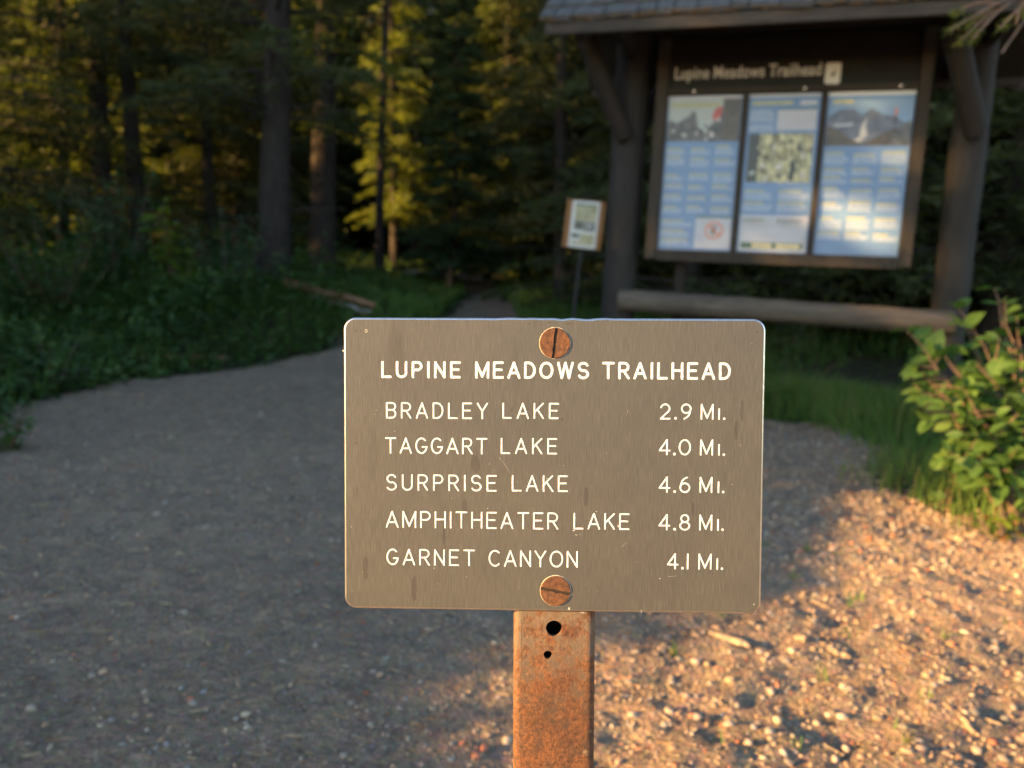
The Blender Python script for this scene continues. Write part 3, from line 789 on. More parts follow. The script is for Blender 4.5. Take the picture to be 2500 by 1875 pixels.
# frame
ZB, ZT = 1.075, 1.99
board('back_board', (-0.73, 0.005, 1.02), (0.73, 0.05, 2.30), MAT['brace'])
board('frame_board', (-0.745, -0.05, 1.015), (-0.675, 0.004, 2.32), MAT['frame'])
board('frame_board', (0.69, -0.05, 1.015), (0.755, 0.004, 2.32), MAT['frame'])
board('frame_board', (-0.674, -0.048, 1.005), (0.689, 0.004, ZB - 0.002), MAT['frame'])
board('frame_board', (-0.674, -0.046, ZT + 0.004), (0.689, 0.004, ZT + 0.035), MAT['frame'])
board('mullion', (-0.234, -0.04, ZB), (-0.204, 0.004, ZT), MAT['frame'])
board('mullion', (0.20, -0.04, ZB), (0.23, 0.004, ZT), MAT['frame'])
board('rear_leg', (-0.56, 0.06, -0.2), (-0.50, 0.11, 1.05), MAT['brace'])
HB = board('header_board', (-0.674, -0.025, ZT + 0.037), (0.689, 0.004, 2.315), MAT['header'])
# header lettering
cu = bpy.data.curves.new('header_text', 'FONT'); cu.body = 'Lupine Meadows Trailhead'; cu.size = 0.1; cu.offset = 0.0010; cu.extrude = 0.0015; cu.space_character = 1.02
to = bpy.data.objects.new('tmp', cu); C.objects.link(to)
dg = bpy.context.evaluated_depsgraph_get(); dg.update()
me = bpy.data.meshes.new_from_object(to.evaluated_get(dg)); bpy.data.objects.remove(to)
co = np.zeros(len(me.vertices) * 3); me.vertices.foreach_get('co', co); co = co.reshape(-1, 3)
x0, x1 = co[:, 0].min(), co[:, 0].max(); sc_x = (0.180 + 0.640) / (x1 - x0)
co[:, 0] = (co[:, 0] - x0) * sc_x - 0.640
zc = co[:, 1].copy() * 0.98; yc = -co[:, 2] - 0.0275
co[:, 1] = yc; co[:, 2] = zc + 2.085
me.vertices.foreach_set('co', co.ravel()); me.materials.clear(); me.materials.append(MAT['htext']); me.update()
o = inst('header_lettering', me, HB); o['label'] = 'pale lettering Lupine Meadows Trailhead on the dark header'
# white tag with a small mark
def flat(mb, pts, y, mi): 
    P = np.array(pts, float); mb.add(np.stack([P[:, 0], np.full(len(P), y), P[:, 1]], -1), np.arange(len(P))[None, :], mi)
mb = MB(); rr_ = rounded_rect(0.082, 0.115, 0.014, 5) + np.array([0.243, 2.09])
nq = len(rr_)
V = np.vstack([np.stack([rr_[:, 0], np.full(nq, -0.031), rr_[:, 1]], -1), np.stack([rr_[:, 0], np.full(nq, -0.0255), rr_[:, 1]], -1)])
j = np.arange(nq); j2 = (j + 1) % nq
mb.add(V, np.stack([j, j + nq, j2 + nq, j2], -1)); mb.add(V[:nq], np.arange(nq)[None, :])
tg = mb.build('white_tag', MAT['tagw'], HB)
mb = MB(); pts = [(0.243 + 0.010 * math.cos(a) , 2.083 + 0.012 * math.sin(a)) for a in np.arange(10) * 0.628]
flat(mb, pts, -0.0315, 0); flat(mb, [(0.25, 2.08), (0.256, 2.08), (0.256, 2.112), (0.25, 2.112)], -0.0316, 0)
mb.build('tag_mark', MAT['prock'], tg)
bm = bmesh.new(); bmesh.ops.create_uvsphere(bm, u_segments=14, v_segments=8, radius=0.012)
me = bpy.data.meshes.new('bolt'); bm.to_mesh(me); bm.free(); me.materials.append(MAT['bolt']); me.polygons.foreach_set('use_smooth', [True] * len(me.polygons))
for bx_, bz_ in ((0.10, 2.008), (0.60, 2.008), (-0.52, 2.008)): inst('bolt', me, K, (bx_, -0.05, bz_), sc=(1, 0.6, 1))

# posters: printed sheets behind the frame
PM = ['blue', 'pblue', 'pyel', 'plav', 'pwhite', 'psky', 'psky2', 'prock', 'pcliff', 'psnow', 'pmount', 'pred', 'porange', 'pgreen', 'pdark', 'psage', 'pcream']
PI = {k: i for i, k in enumerate(PM)}
class Sheet:
    def __init__(s, x0, x1, lab):
        s.x0, s.x1 = x0, x1
        s.obj = board('poster', (x0, -0.012, ZB + 0.001), (x1, -0.004, ZT - 0.001), MAT['blue'], bev=0.001)
        s.obj['label'] = lab
        s.mb = MB()
    def pt(s, u, v): return (s.x0 + u * (s.x1 - s.x0), ZT - v * (ZT - ZB))
    def rect(s, u0, u1, v0, v1, m, lvl=1): flat(s.mb, [s.pt(u0, v1), s.pt(u1, v1), s.pt(u1, v0), s.pt(u0, v0)], -0.012 - lvl * 0.0006, PI[m])
    def poly(s, uv, m, lvl=2): flat(s.mb, [s.pt(*p) for p in uv], -0.012 - lvl * 0.0006, PI[m])
    def blobp(s, u, v, ru, rv, m, lvl=3, n=9):
        a = -np.arange(n) * 2 * np.pi / n; r_ = rng.uniform(0.6, 1.2, n)
        s.poly([(u + ru * r_[k] * math.cos(a[k]), v + rv * r_[k] * math.sin(a[k])) for k in range(n)], m, lvl)
    def text(s, u0, u1, v0, v1, head=True, m='pblue', step=0.0155):
        v = v0
        if head:
            s.rect(u0, u0 + (u1 - u0) * rng.uniform(0.6, 0.95), v, v + 0.012, 'pyel'); v += 0.019
        while v < v1:
            u = u0; end = u1 - rng.uniform(0, 0.16) * (u1 - u0) * (1 if rng.random() < .5 else .1)
            while u < end:
                w_ = rng.uniform(0.03, 0.085); s.rect(u, min(u + w_, end), v, v + 0.0085, m); u += w_ + 0.009
            v += step
    def done(s):
        s.mb.build('print', [MAT[k] for k in PM], s.obj)['kind'] = 'stuff'
s = Sheet(-0.672, -0.237, 'left poster with rocky peak photo and round red warning symbol')
s.rect(0.0, 1.0, 0.0, 0.022, 'plav'); s.rect(0.01, 0.75, 0.022, 0.29, 'psky'); s.rect(0.75, 0.99, 0.022, 0.29, 'pcliff')
s.rect(0.05, 0.70, 0.045, 0.075, 'pyel', 2)
s.poly([(0.01, 0.29), (0.70, 0.29), (0.62, 0.26), (0.5, 0.23), (0.44, 0.20), (0.40, 0.12), (0.36, 0.09), (0.30, 0.13), (0.2, 0.16), (0.12, 0.17), (0.08, 0.155), (0.01, 0.165)], 'prock', 2)
s.poly([(0.55, 0.29), (0.76, 0.29), (0.76, 0.09), (0.70, 0.11), (0.66, 0.16), (0.58, 0.2)], 'prock', 2)
s.poly([(0.62, 0.15), (0.70, 0.16), (0.745, 0.10), (0.745, 0.07), (0.68, 0.075), (0.63, 0.10)], 'pred', 3)
for q in range(26): s.blobp(rng.uniform(0.03, 0.7), rng.uniform(0.19, 0.28), 0.022, 0.013, rng.choice(['psnow', 'prock', 'pdark']), 3)
s.blobp(0.70, 0.155, 0.03, 0.018, 'psnow', 4); s.blobp(0.66, 0.21, 0.03, 0.02, 'pdark', 4); s.blobp(0.62, 0.25, 0.03, 0.018, 'psnow', 4)
for (a, b_) in ((0.03, 0.30), (0.36, 0.63), (0.69, 0.96)):
    for v0, v1 in ((0.325, 0.37), (0.395, 0.45), (0.50, 0.545), (0.57, 0.60), (0.64, 0.68), (0.705, 0.75)): s.text(a, b_, v0 + rng.uniform(-0.01, 0.012), v1)
s.text(0.03, 0.46, 0.80, 0.84); s.text(0.03, 0.46, 0.865, 0.90); s.text(0.03, 0.46, 0.925, 0.965)
s.rect(0.50, 0.985, 0.785, 0.985, 'plav', 1); s.rect(0.50, 0.985, 0.775, 0.785, 'pgreen', 2)
aa = np.arange(28) * 2 * np.pi / 28
for k in range(28):
    a0, a1 = -aa[k], -aa[(k + 1) % 28] if k < 27 else -2 * np.pi
    s.poly([(0.76 + r_ * math.cos(t) * 0.125 / 1.0, 0.865 + r_ * math.sin(t) * 0.058) for r_, t in ((1, a0), (1, a1), (0.78, a1), (0.78, a0))], 'porange', 2)
s.poly([(0.675, 0.835), (0.695, 0.827), (0.845, 0.895), (0.825, 0.903)], 'porange', 3)
s.poly([(0.73, 0.84), (0.79, 0.835), (0.80, 0.855), (0.75, 0.865), (0.79, 0.885), (0.74, 0.893), (0.715, 0.87)], 'prock', 2)
s.done()
s = Sheet(-0.201, 0.197, 'middle poster with pale brush photo and dark green bottom strip')
s.rect(0, 1, 0, 0.02, 'plav'); s.rect(0.05, 0.62, 0.045, 0.068, 'pyel'); s.rect(0.72, 0.95, 0.045, 0.072, 'plav')
s.text(0.03, 0.38, 0.10, 0.17, False); s.text(0.03, 0.38, 0.19, 0.235, False)
s.rect(0.42, 0.96, 0.10, 0.225, 'plav'); s.rect(0.42, 0.96, 0.093, 0.10, 'pgreen')
s.rect(0.05, 0.95, 0.245, 0.55, 'psage', 1); s.rect(0.05, 0.20, 0.245, 0.55, 'pdark', 2)
for q in range(80): s.blobp(rng.uniform(0.2, 0.92), rng.uniform(0.26, 0.54), rng.uniform(0.015, 0.05), rng.uniform(0.01, 0.03), rng.choice(['psage', 'psnow', 'pcream', 'pcream', 'pdark', 'psage']), 3)
s.poly([(0.64, 0.54), (0.72, 0.54), (0.735, 0.45), (0.715, 0.405), (0.68, 0.41), (0.655, 0.46)], 'pdark', 4)
s.blobp(0.13, 0.49, 0.05, 0.014, 'psky', 4)
for (a, b_) in ((0.05, 0.46), (0.53, 0.95)):
    s.text(a, b_, 0.60, 0.66); s.text(a, b_, 0.675, 0.735)
s.rect(0.02, 0.98, 0.76, 0.99, 'plav', 1); s.text(0.06, 0.46, 0.785, 0.82, True, 'pwhite'); s.text(0.53, 0.93, 0.785, 0.82, True, 'pwhite')
s.rect(0.06, 0.94, 0.935, 0.975, 'pgreen', 2); s.rect(0.22, 0.50, 0.942, 0.968, 'pcream', 3); s.rect(0.56, 0.90, 0.942, 0.968, 'pcream', 3)
s.done()
s = Sheet(0.233, 0.687, 'right poster with blue sky and snowy mountain photo')
s.rect(0, 1, 0, 0.022, 'pwhite'); s.rect(0.01, 0.99, 0.022, 0.325, 'psky2'); s.rect(0.06, 0.30, 0.045, 0.07, 'pyel', 2)
s.poly([(0.01, 0.325), (0.99, 0.325), (0.99, 0.17), (0.90, 0.19), (0.80, 0.15), (0.66, 0.14), (0.52, 0.10), (0.42, 0.14), (0.30, 0.10), (0.15, 0.105), (0.01, 0.15)], 'pmount', 2)
s.poly([(0.42, 0.20), (0.48, 0.15), (0.47, 0.21), (0.50, 0.26), (0.42, 0.305), (0.34, 0.29), (0.41, 0.27)], 'psnow', 4)
s.poly([(0.01, 0.325), (0.99, 0.325), (0.99, 0.26), (0.8, 0.22), (0.64, 0.26), (0.45, 0.315), (0.30, 0.28), (0.12, 0.22), (0.01, 0.20)], 'pcliff', 3)
s.poly([(0.75, 0.325), (0.99, 0.325), (0.99, 0.19), (0.9, 0.20), (0.82, 0.24)], 'prock', 4)
s.poly([(0.775, 0.20), (0.80, 0.20), (0.815, 0.15), (0.80, 0.13), (0.785, 0.14)], 'pdark', 5); s.poly([(0.785, 0.15), (0.805, 0.15), (0.82, 0.11), (0.80, 0.098), (0.785, 0.11)], 'porange', 6)
s.poly([(0.09, 0.195), (0.33, 0.185), (0.30, 0.205), (0.12, 0.21)], 'plav', 4)
for (a, b_) in ((0.03, 0.31), (0.36, 0.64), (0.69, 0.97)):
    for v0, v1 in ((0.365, 0.43), (0.455, 0.50), (0.52, 0.55), (0.585, 0.64), (0.665, 0.715), (0.76, 0.83), (0.855, 0.90)): s.text(a, b_, v0 + rng.uniform(-0.008, 0.01), v1)
s.done()

# roof
EY, EZ, PITCH = -0.62, 2.255, R(40)
XA, XB = -1.33, 1.42
RUN = 0.66
ROOF = empty('roof', (0, 0.04, 0), parent=K)
for sg in (-1, 1):
    mb = MB()
    e = np.array([0, sg * RUN, EZ]); r_ = np.array([0, 0, EZ + RUN * math.tan(PITCH)])
    o1, o2 = np.array([0, 0, -0.03]), np.array([0, 0, 0.0])
    V = [[XA + .02, e[1], e[2] - 0.03], [XB - .02, e[1], e[2] - 0.03], [XB - .02, 0, r_[2] - 0.03], [XA + .02, 0, r_[2] - 0.03],
         [XA + .02, e[1], e[2]], [XB - .02, e[1], e[2]], [XB - .02, 0, r_[2]], [XA + .02, 0, r_[2]]]
    mb.add(V, np.array([[0, 3, 2, 1], [4, 5, 6, 7], [0, 1, 5, 4], [1, 2, 6, 5], [2, 3, 7, 6], [3, 0, 4, 7]]))
    mb.build('roof_deck', MAT['brace'], ROOF)
    board('fascia', (XA + 0.035, sg * RUN - 0.012 + (-0.016 if sg < 0 else 0.016), EZ - 0.078), (XB - 0.035, sg * RUN + 0.012 + (-0.016 if sg < 0 else 0.016), EZ - 0.012), MAT['fascia'], ROOF)
    mb = MB(); mb.box((-0.5, 0, 0), (0.5, 1, 1)); mb.v[0] = np.array([[-.5, 0, 0], [.5, 0, 0], [.5, 1, 0], [-.5, 1, 0], [-.49, 0.01, 1], [.49, 0.02, 1], [.5, 1, 0.35], [-.5, 1, 0.35]])
    shm = mb.mesh('shingle', MAT['shingle'])
    slope = RUN / math.cos(PITCH); expo = 0.148; nc = int(slope / expo) + 1
    for c in range(nc):
        x = XA - rng.uniform(0, 0.08)
        while x < XB - 0.01:
            w_ = rng.uniform(0.085, 0.18); xx0, xx1 = max(x, XA), min(x + w_, XB)
            if xx1 - xx0 > 0.03:
                sdist = c * expo - 0.035 + rng.normal(0, 0.008)
                oo = inst('shingle', shm, ROOF)
                th = 0.026 + rng.normal(0, 0.003)
                oo.scale = (xx1 - xx0 - 0.006, 0.30 if c < nc - 1 else 0.2, th)
                up = np.array([0, -sg * math.cos(PITCH), math.sin(PITCH)])
                nrm = np.array([0, sg * math.sin(PITCH), math.cos(PITCH)])
                p = e + up * sdist + nrm * (0.004 + 0.013 + rng.normal(0, 0.002))
                oo.location = ((xx0 + xx1) / 2, p[1], p[2])
                if sg < 0: oo.rotation_euler = (PITCH - R(3.2), rng.normal(0, 0.012), rng.normal(0, 0.01))
                else: oo.rotation_euler = (PITCH - R(3.2), rng.normal(0, 0.012), math.pi + rng.normal(0, 0.01))
            x += w_
mb = MB()                               # needle litter lodged along the lowest course
for k in range(260):
    x = rng.uniform(XA, XB); w_ = rng.uniform(0.01, 0.05); dd = rng.uniform(0, 0.02); zz_ = EZ + rng.uniform(-0.012, 0.004)
    mb.tube([(x, -RUN - 0.05 + dd, zz_), (x + w_, -RUN - 0.05 + dd + rng.normal(0, .01), zz_ + rng.normal(0, 0.006))], 0.0022, 4, cap=False)
tag(mb.build('needle_litter', MAT['litter'], ROOF), kind='stuff')
log_part('ridge_cap', [(XA, 0.0, EZ + RUN * math.tan(PITCH) + 0.02), (XB, 0.0, EZ + RUN * math.tan(PITCH) + 0.02)], 0.04, MAT['shingle'], parent=ROOF)

# ------------------------------------------------------------------ small notice on a thin post
NP = at(1410, 549, 6.3)
nbase = np.array([at(1388, 800, 6.3)[0], NP[1] - 0.02, float(gz(at(1388, 800, 6.3)[0], NP[1]))])
N = empty('notice_sign', tuple(nbase), (0, R(4.2), R(-10)))
tag(N, 'small tilted notice with printed paper on orange brown board and thin metal post', 'notice sign')
zc = (NP[2] - nbase[2]) / math.cos(R(4.2))
nb_h, nb_w = 0.395, 0.325
log_part('post', [(0, 0.02, -0.2), (0, 0.02, zc + 0.1)], 0.014, MAT['metalpost'], 8, 0.0, N)
bd = board('backing_board', (-nb_w / 2, -0.012, zc - nb_h / 2), (nb_w / 2, 0.006, zc + nb_h / 2), MAT['ply'], N)
pp = board('paper', (-0.113, -0.016, zc - nb_h / 2 + 0.004), (0.118, -0.0125, zc + nb_h / 2 - 0.006), MAT['pwhite'], N, 0.0005)
mb = MB()
def nrect(u0, u1, v0, v1, m, lvl=1):
    f = lambda u, v: (-0.113 + u * 0.231, zc + nb_h / 2 - 0.006 - v * (nb_h - 0.01))
    flat(mb, [f(u0, v1), f(u1, v1), f(u1, v0), f(u0, v0)], -0.016 - 0.0006 * lvl, PI[m])
nrect(0.13, 0.92, 0.06, 0.10, 'pgreen'); nrect(0.13, 0.92, 0.10, 0.42, 'pcream')
for q in range(7): nrect(0.17 + q * 0.105, 0.24 + q * 0.105, 0.14, 0.235, 'psage', 2)
for q in range(4): nrect(0.2, 0.85 - 0.05 * (q % 2), 0.27 + q * 0.035, 0.283 + q * 0.035, 'psage', 2)
nrect(0.15, 0.5, 0.43, 0.61, 'pdark'); nrect(0.53, 0.9, 0.44, 0.63, 'pdark'); nrect(0.60, 0.80, 0.48, 0.57, 'plav', 2); nrect(0.24, 0.42, 0.48, 0.56, 'prock', 2)
nrect(0.08, 0.36, 0.70, 0.79, 'pgreen'); nrect(0.40, 0.92, 0.70, 0.93, 'pcream'); nrect(0.08, 0.92, 0.87, 0.93, 'pcream', 1.5)
for q in range(5): nrect(0.5, 0.88, 0.73 + q * 0.035, 0.742 + q * 0.035, 'psage', 2)
mb.build('print', [MAT[k] for k in PM], pp)['kind'] = 'stuff'

# ------------------------------------------------------------------ trees
def cards(c, d, l, w, flat_rand=1.0):
    """rhombic leaf clumps: centre c, direction d, length l, width w"""
    n = len(c)
    rv = rng.normal(0, 1, (n, 3)); rv[:, 2] *= flat_rand
    s_ = np.cross(d, rv); s_ /= np.linalg.norm(s_, axis=1)[:, None] + 1e-9
    l = np.broadcast_to(l, (n,))[:, None]; w = np.broadcast_to(w, (n,))[:, None]
    V = np.stack([c - d * l / 2, c + s_ * w / 2 - d * l * 0.1, c + d * l / 2, c - s_ * w / 2 - d * l * 0.1], 1)
    F = np.arange(4 * n).reshape(n, 4)
    return V.reshape(-1, 3), F

def crown(H, z0, Rm, nbr, dens, droop=0.25, card=0.15, wid=0.02, shape=0.75, up=0.15, seed=0):
    g = np.random.default_rng(seed)
    tz = g.random(nbr) ** 1.15
    z = z0 + (H - z0) * tz
    L = Rm * (1 - tz) ** shape * g.uniform(0.55, 1.12, nbr) + 0.12
    az = g.uniform(0, 2 * np.pi, nbr)
    Cs, Ds = [], []; wood = []
    for k in range(nbr):
        rd = np.array([math.cos(az[k]), math.sin(az[k]), 0]); sd = np.array([-rd[1], rd[0], 0])
        m_ = max(4, int(dens * L[k]))
        t = g.uniform(0.12, 1.0, m_)
        dz = up * L[k] * t - droop * L[k] * t ** 2
        base = rd * (t * L[k])[:, None] + np.array([0, 0, z[k]]) + np.stack([0 * t, 0 * t, dz], -1)
        tw = (0.36 * L[k] * (1 - t) + 0.10) * g.uniform(0.2, 1.0, m_); sg = np.where(g.random(m_) < 0.5, -1, 1)
        ang = g.uniform(0.6, 1.25, m_)
        dr = rd * np.cos(ang)[:, None] + sd * (np.sin(ang) * sg)[:, None] + np.stack([0 * t, 0 * t, g.normal(-0.18, 0.25, m_)], -1)
        dr /= np.linalg.norm(dr, axis=1)[:, None]
        Cs.append(base + dr * tw[:, None]); Ds.append(dr)
        tt = np.linspace(0, 0.9, 4)
        wood.append((rd[None] * (tt * L[k])[:, None] + np.stack([0 * tt, 0 * tt, z[k] + up * L[k] * tt - droop * L[k] * tt ** 2], -1), L[k]))
    c = np.vstack(Cs); d_ = np.vstack(Ds)
    d2 = d_ + g.normal(0, 0.45, d_.shape); d2 /= np.linalg.norm(d2, axis=1)[:, None]
    V, F = cards(c, d2, card * g.uniform(0.6, 1.3, len(c)), wid * g.uniform(0.7, 1.5, len(c)))
    return V, F, wood

def trunk_mesh(H, d0, seed, bend=0.02):
    g = np.random.default_rng(seed); k = 26
    t = np.linspace(0, 1, k); zz_ = -0.3 + (H + 0.3) * t
    rad = d0 / 2 * (1 - 0.93 * t) * (1 + 0.55 * np.exp(-np.maximum(zz_, 0) / 0.25))
    P = np.stack([bend * H * np.sin(3 * t + g.random() * 6) * t, bend * H * np.sin(2.3 * t + g.random() * 6) * t, zz_], -1)
    mb = MB(); mb.tube(P, rad, 14, rough=0.035)
    return mb

def tree(name, base, H, d0, z0, Rm, nbr, dens, mat, label, lean=(0, 0), seed=1, group='conifers along the forest edge', dead=0, **kw):
    T = empty(name, tuple(base), (R(lean[1]), R(lean[0]), 0))
    tag(T, label, 'tree', group)
    tm = trunk_mesh(H, d0, seed)
    V, F, wood = crown(H, z0, Rm, nbr, dens, seed=seed, **kw)
    mb = MB()
    for w_, L_ in wood: mb.tube(w_, np.linspace(0.010 + 0.008 * L_, 0.004, 4), 5, cap=False)
    for q in range(dead):
        g = np.random.default_rng(seed * 50 + q); a = g.uniform(0, 6.28); z = g.uniform(0.4, max(z0, 1) + 1.0); L_ = g.uniform(0.3, 1.1)
        mb.tube([(0, 0, z), (math.cos(a) * L_ * .5, math.sin(a) * L_ * .5, z + .02), (math.cos(a) * L_, math.sin(a) * L_, z - g.uniform(-.1, .25))], np.array([0.014, 0.010, 0.004]), 5, cap=False)
    tm.build('trunk', MAT['bark'], T, smooth=True)
    if mb.n: mb.build('branches', MAT['bark'], T)['kind'] = 'stuff'
    m2 = MB(); m2.add(V, F)
    c = m2.build('crown', MAT[mat], T)
    c['kind'] = 'stuff'
    return T

def foot_at(px, depth):
    p = at(px, 700, depth)
    return np.array([p[0], p[1], float(gz(p[0], p[1])) - 0.02])
tree('spruce_tree', foot_at(666, 8.8), 15, 0.36, 1.9, 1.9, 150, 110, 'needle', 'thick dark spruce trunk rising from the left bank nearest the path', (0.4, 0), 11, dead=14)
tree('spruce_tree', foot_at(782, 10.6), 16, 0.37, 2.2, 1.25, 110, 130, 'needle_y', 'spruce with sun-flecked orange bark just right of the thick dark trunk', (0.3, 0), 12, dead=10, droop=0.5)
tree('spruce_tree', foot_at(262, 12.2), 15, 0.34, 3.0, 2.2, 130, 100, 'needle', 'straight spruce trunk at far left, left one of the close pair', (0.3, 0), 13, dead=12)
tree('spruce_tree', foot_at(350, 12.0), 14, 0.27, 3.0, 1.9, 110, 100, 'needle', 'leaning slimmer spruce trunk at far left, right one of the close pair', (-2.5, 0), 14, dead=12)
tree('spruce_tree', foot_at(520, 13.0), 13, 0.22, 0.8, 2.3, 200, 110, 'needle', 'dark bushy spruce filling the gap left of the thick trunk', (0, 0), 15)
tree('spruce_tree', foot_at(-70, 9.6), 12, 0.24, 0.7, 2.2, 200, 115, 'needle', 'dark low-branched spruce at the left edge of the picture', (1, 0), 16)
tree('spruce_tree', foot_at(925, 16.5), 16, 0.21, 4.0, 1.5, 90, 90, 'needle', 'slim grey trunk beside the sunlit yellow-green tree', (0.8, 0), 17, dead=10)
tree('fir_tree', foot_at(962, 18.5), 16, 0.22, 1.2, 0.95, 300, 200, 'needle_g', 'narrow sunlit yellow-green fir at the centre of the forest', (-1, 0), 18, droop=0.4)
tree('fir_tree', foot_at(1105, 15.0), 6.3, 0.13, 0.4, 1.15, 190, 150, 'needle_b', 'young blue-green fir beyond the end of the trail', (0.5, 0), 19, shape=0.9)
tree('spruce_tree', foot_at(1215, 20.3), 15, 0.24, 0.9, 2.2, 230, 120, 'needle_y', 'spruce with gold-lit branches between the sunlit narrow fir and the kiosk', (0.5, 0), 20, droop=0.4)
tree('spruce_tree', foot_at(1372, 11.0), 14, 0.20, 1.2, 1.45, 190, 110, 'needle', 'pale thin trunk showing beside the left end of the kiosk roof', (-1.5, 0), 21, dead=8)
tree('fir_tree', foot_at(1010, 21), 13, 0.2, 0.6, 2.0, 200, 110, 'needle_b', 'green fir deep in the forest behind the sunlit narrow fir', (0, 0), 22)
tree('spruce_tree', foot_at(1690, 8.6), 11, 0.22, 0.5, 2.3, 190, 110, 'needle', 'dark spruce standing behind the kiosk posters', (0, 0), 23)
tree('spruce_tree', foot_at(2440, 7.2), 12, 0.26, 0.7, 2.2, 190, 110, 'needle', 'dark spruce behind the right post of the kiosk', (0, 0), 24)
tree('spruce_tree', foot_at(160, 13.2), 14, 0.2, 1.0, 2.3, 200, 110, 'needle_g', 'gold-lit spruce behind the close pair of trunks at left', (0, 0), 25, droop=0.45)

# forest masses: the deep wood behind, and unseen conifers added sunward to block the sun
# (each one object: points that carry whole conifers through geometry nodes)
def forest_group():
    col = bpy.data.collections.new('forest_conifers')          # sources only, not linked to the scene
    for k, (H, z0, Rm, nb, dn) in enumerate(((15, 0.4, 2.6, 300, 130), (18, 1.2, 2.7, 300, 130), (10, 0.2, 2.4, 260, 150), (20, 2.0, 2.8, 300, 130), (22, 6.3, 1.7, 380, 150))):  # last kind: high crown shaped only to shade the kiosk
        V, F, wd = crown(H, z0, Rm, nb, dn, card=0.20, wid=0.028, seed=60 + k, droop=0.35)
        mb = trunk_mesh(H, 0.3, 80 + k)
        for w_, L_ in wd: mb.tube(w_, np.linspace(0.010 + 0.008 * L_, 0.004, 4), 4, cap=False)
        mb.add(V, F, 1)
        col.objects.link(bpy.data.objects.new('forest_conifer', mb.mesh('forest_conifer', [MAT['bark'], MAT['needle']])))
    ng = bpy.data.node_groups.new('plant_forest', 'GeometryNodeTree')
    ng.interface.new_socket('Geometry', in_out='INPUT', socket_type='NodeSocketGeometry')
    ng.interface.new_socket('Geometry', in_out='OUTPUT', socket_type='NodeSocketGeometry')
    gi, go = ng.nodes.new('NodeGroupInput'), ng.nodes.new('NodeGroupOutput')
    ci = ng.nodes.new('GeometryNodeCollectionInfo'); ci.inputs[0].default_value = col
    ci.inputs['Separate Children'].default_value = True; ci.inputs['Reset Children'].default_value = True
    ip = ng.nodes.new('GeometryNodeInstanceOnPoints'); ip.inputs['Pick Instance'].default_value = True
    def attr(n, t):
        a_ = ng.nodes.new('GeometryNodeInputNamedAttribute'); a_.data_type = t; a_.inputs[0].default_value = n; return a_.outputs[0]
    L = ng.links.new
    L(gi.outputs[0], ip.inputs['Points']); L(ci.outputs[0], ip.inputs['Instance'])
    L(attr('kind_index', 'INT'), ip.inputs['Instance Index']); L(attr('turn', 'FLOAT_VECTOR'), ip.inputs['Rotation']); L(attr('size', 'FLOAT_VECTOR'), ip.inputs['Scale'])
    L(ip.outputs[0], go.inputs[0])
    return ng
FG = forest_group()
def forest(name, spots, label):
    me = bpy.data.meshes.new(name)
    me.from_pydata([(x, y, float(gz(x, y)) - 0.05) for x, y, *_ in spots], [], [])
    for n_, t_, vals in (('kind_index', 'INT', [int(q[3]) for q in spots]),):
        a_ = me.attributes.new(n_, t_, 'POINT'); a_.data.foreach_set('value', vals)
    a_ = me.attributes.new('turn', 'FLOAT_VECTOR', 'POINT'); a_.data.foreach_set('vector', np.array([[0, 0, rng.uniform(0, 6.28)] for _ in spots]).ravel())
    a_ = me.attributes.new('size', 'FLOAT_VECTOR', 'POINT'); a_.data.foreach_set('vector', np.array([[q[2] * (q[4] if len(q) > 4 else 1), q[2] * (q[4] if len(q) > 4 else 1), q[2]] for q in spots]).ravel())
    o = bpy.data.objects.new(name, me); C.objects.link(o)
    m_ = o.modifiers.new('plant', 'NODES'); m_.node_group = FG
    tag(o, label, 'forest', kind='stuff')
spots = []
for k in range(3000):
    y = rng.uniform(15, 48); x = rng.uniform(-0.95 * y, 0.95 * y)
    if -6 < x < 2 and y < 21: continue
    if -21.2 < 0.342 * x - 0.94 * y < -17.0 and x < -0.5: continue
    if all((x - s_[0]) ** 2 + (y - s_[1]) ** 2 > (1.7 + 0.012 * y) ** 2 for s_ in spots): spots.append((x, y, rng.uniform(0.75, 1.15), int(rng.integers(4))))
    if len(spots) >= 230: break
for x, y in ((4.2, 9.5), (6.5, 9.0), (6.2, 12.5), (3.2, 13.0), (8.5, 7.4), (9.5, 11), (5.0, 16), (-10.5, 10.4), (-5.6, 15.2), (1.2, 15.5), (2.3, 11.2), (0.2, 17.5), (5.2, 7.6), (7.4, 6.2)):
    spots.append((x, y, rng.uniform(0.75, 0.95), int(rng.integers(3))))
forest('forest', spots, 'dense dark conifer wood closing the view behind the trail')
U = lambda u, v: (SUN_AZ[0] * u - SUN_AZ[1] * v, SUN_AZ[1] * u + SUN_AZ[0] * v)       # u metres towards the sun, v metres across (to the right)
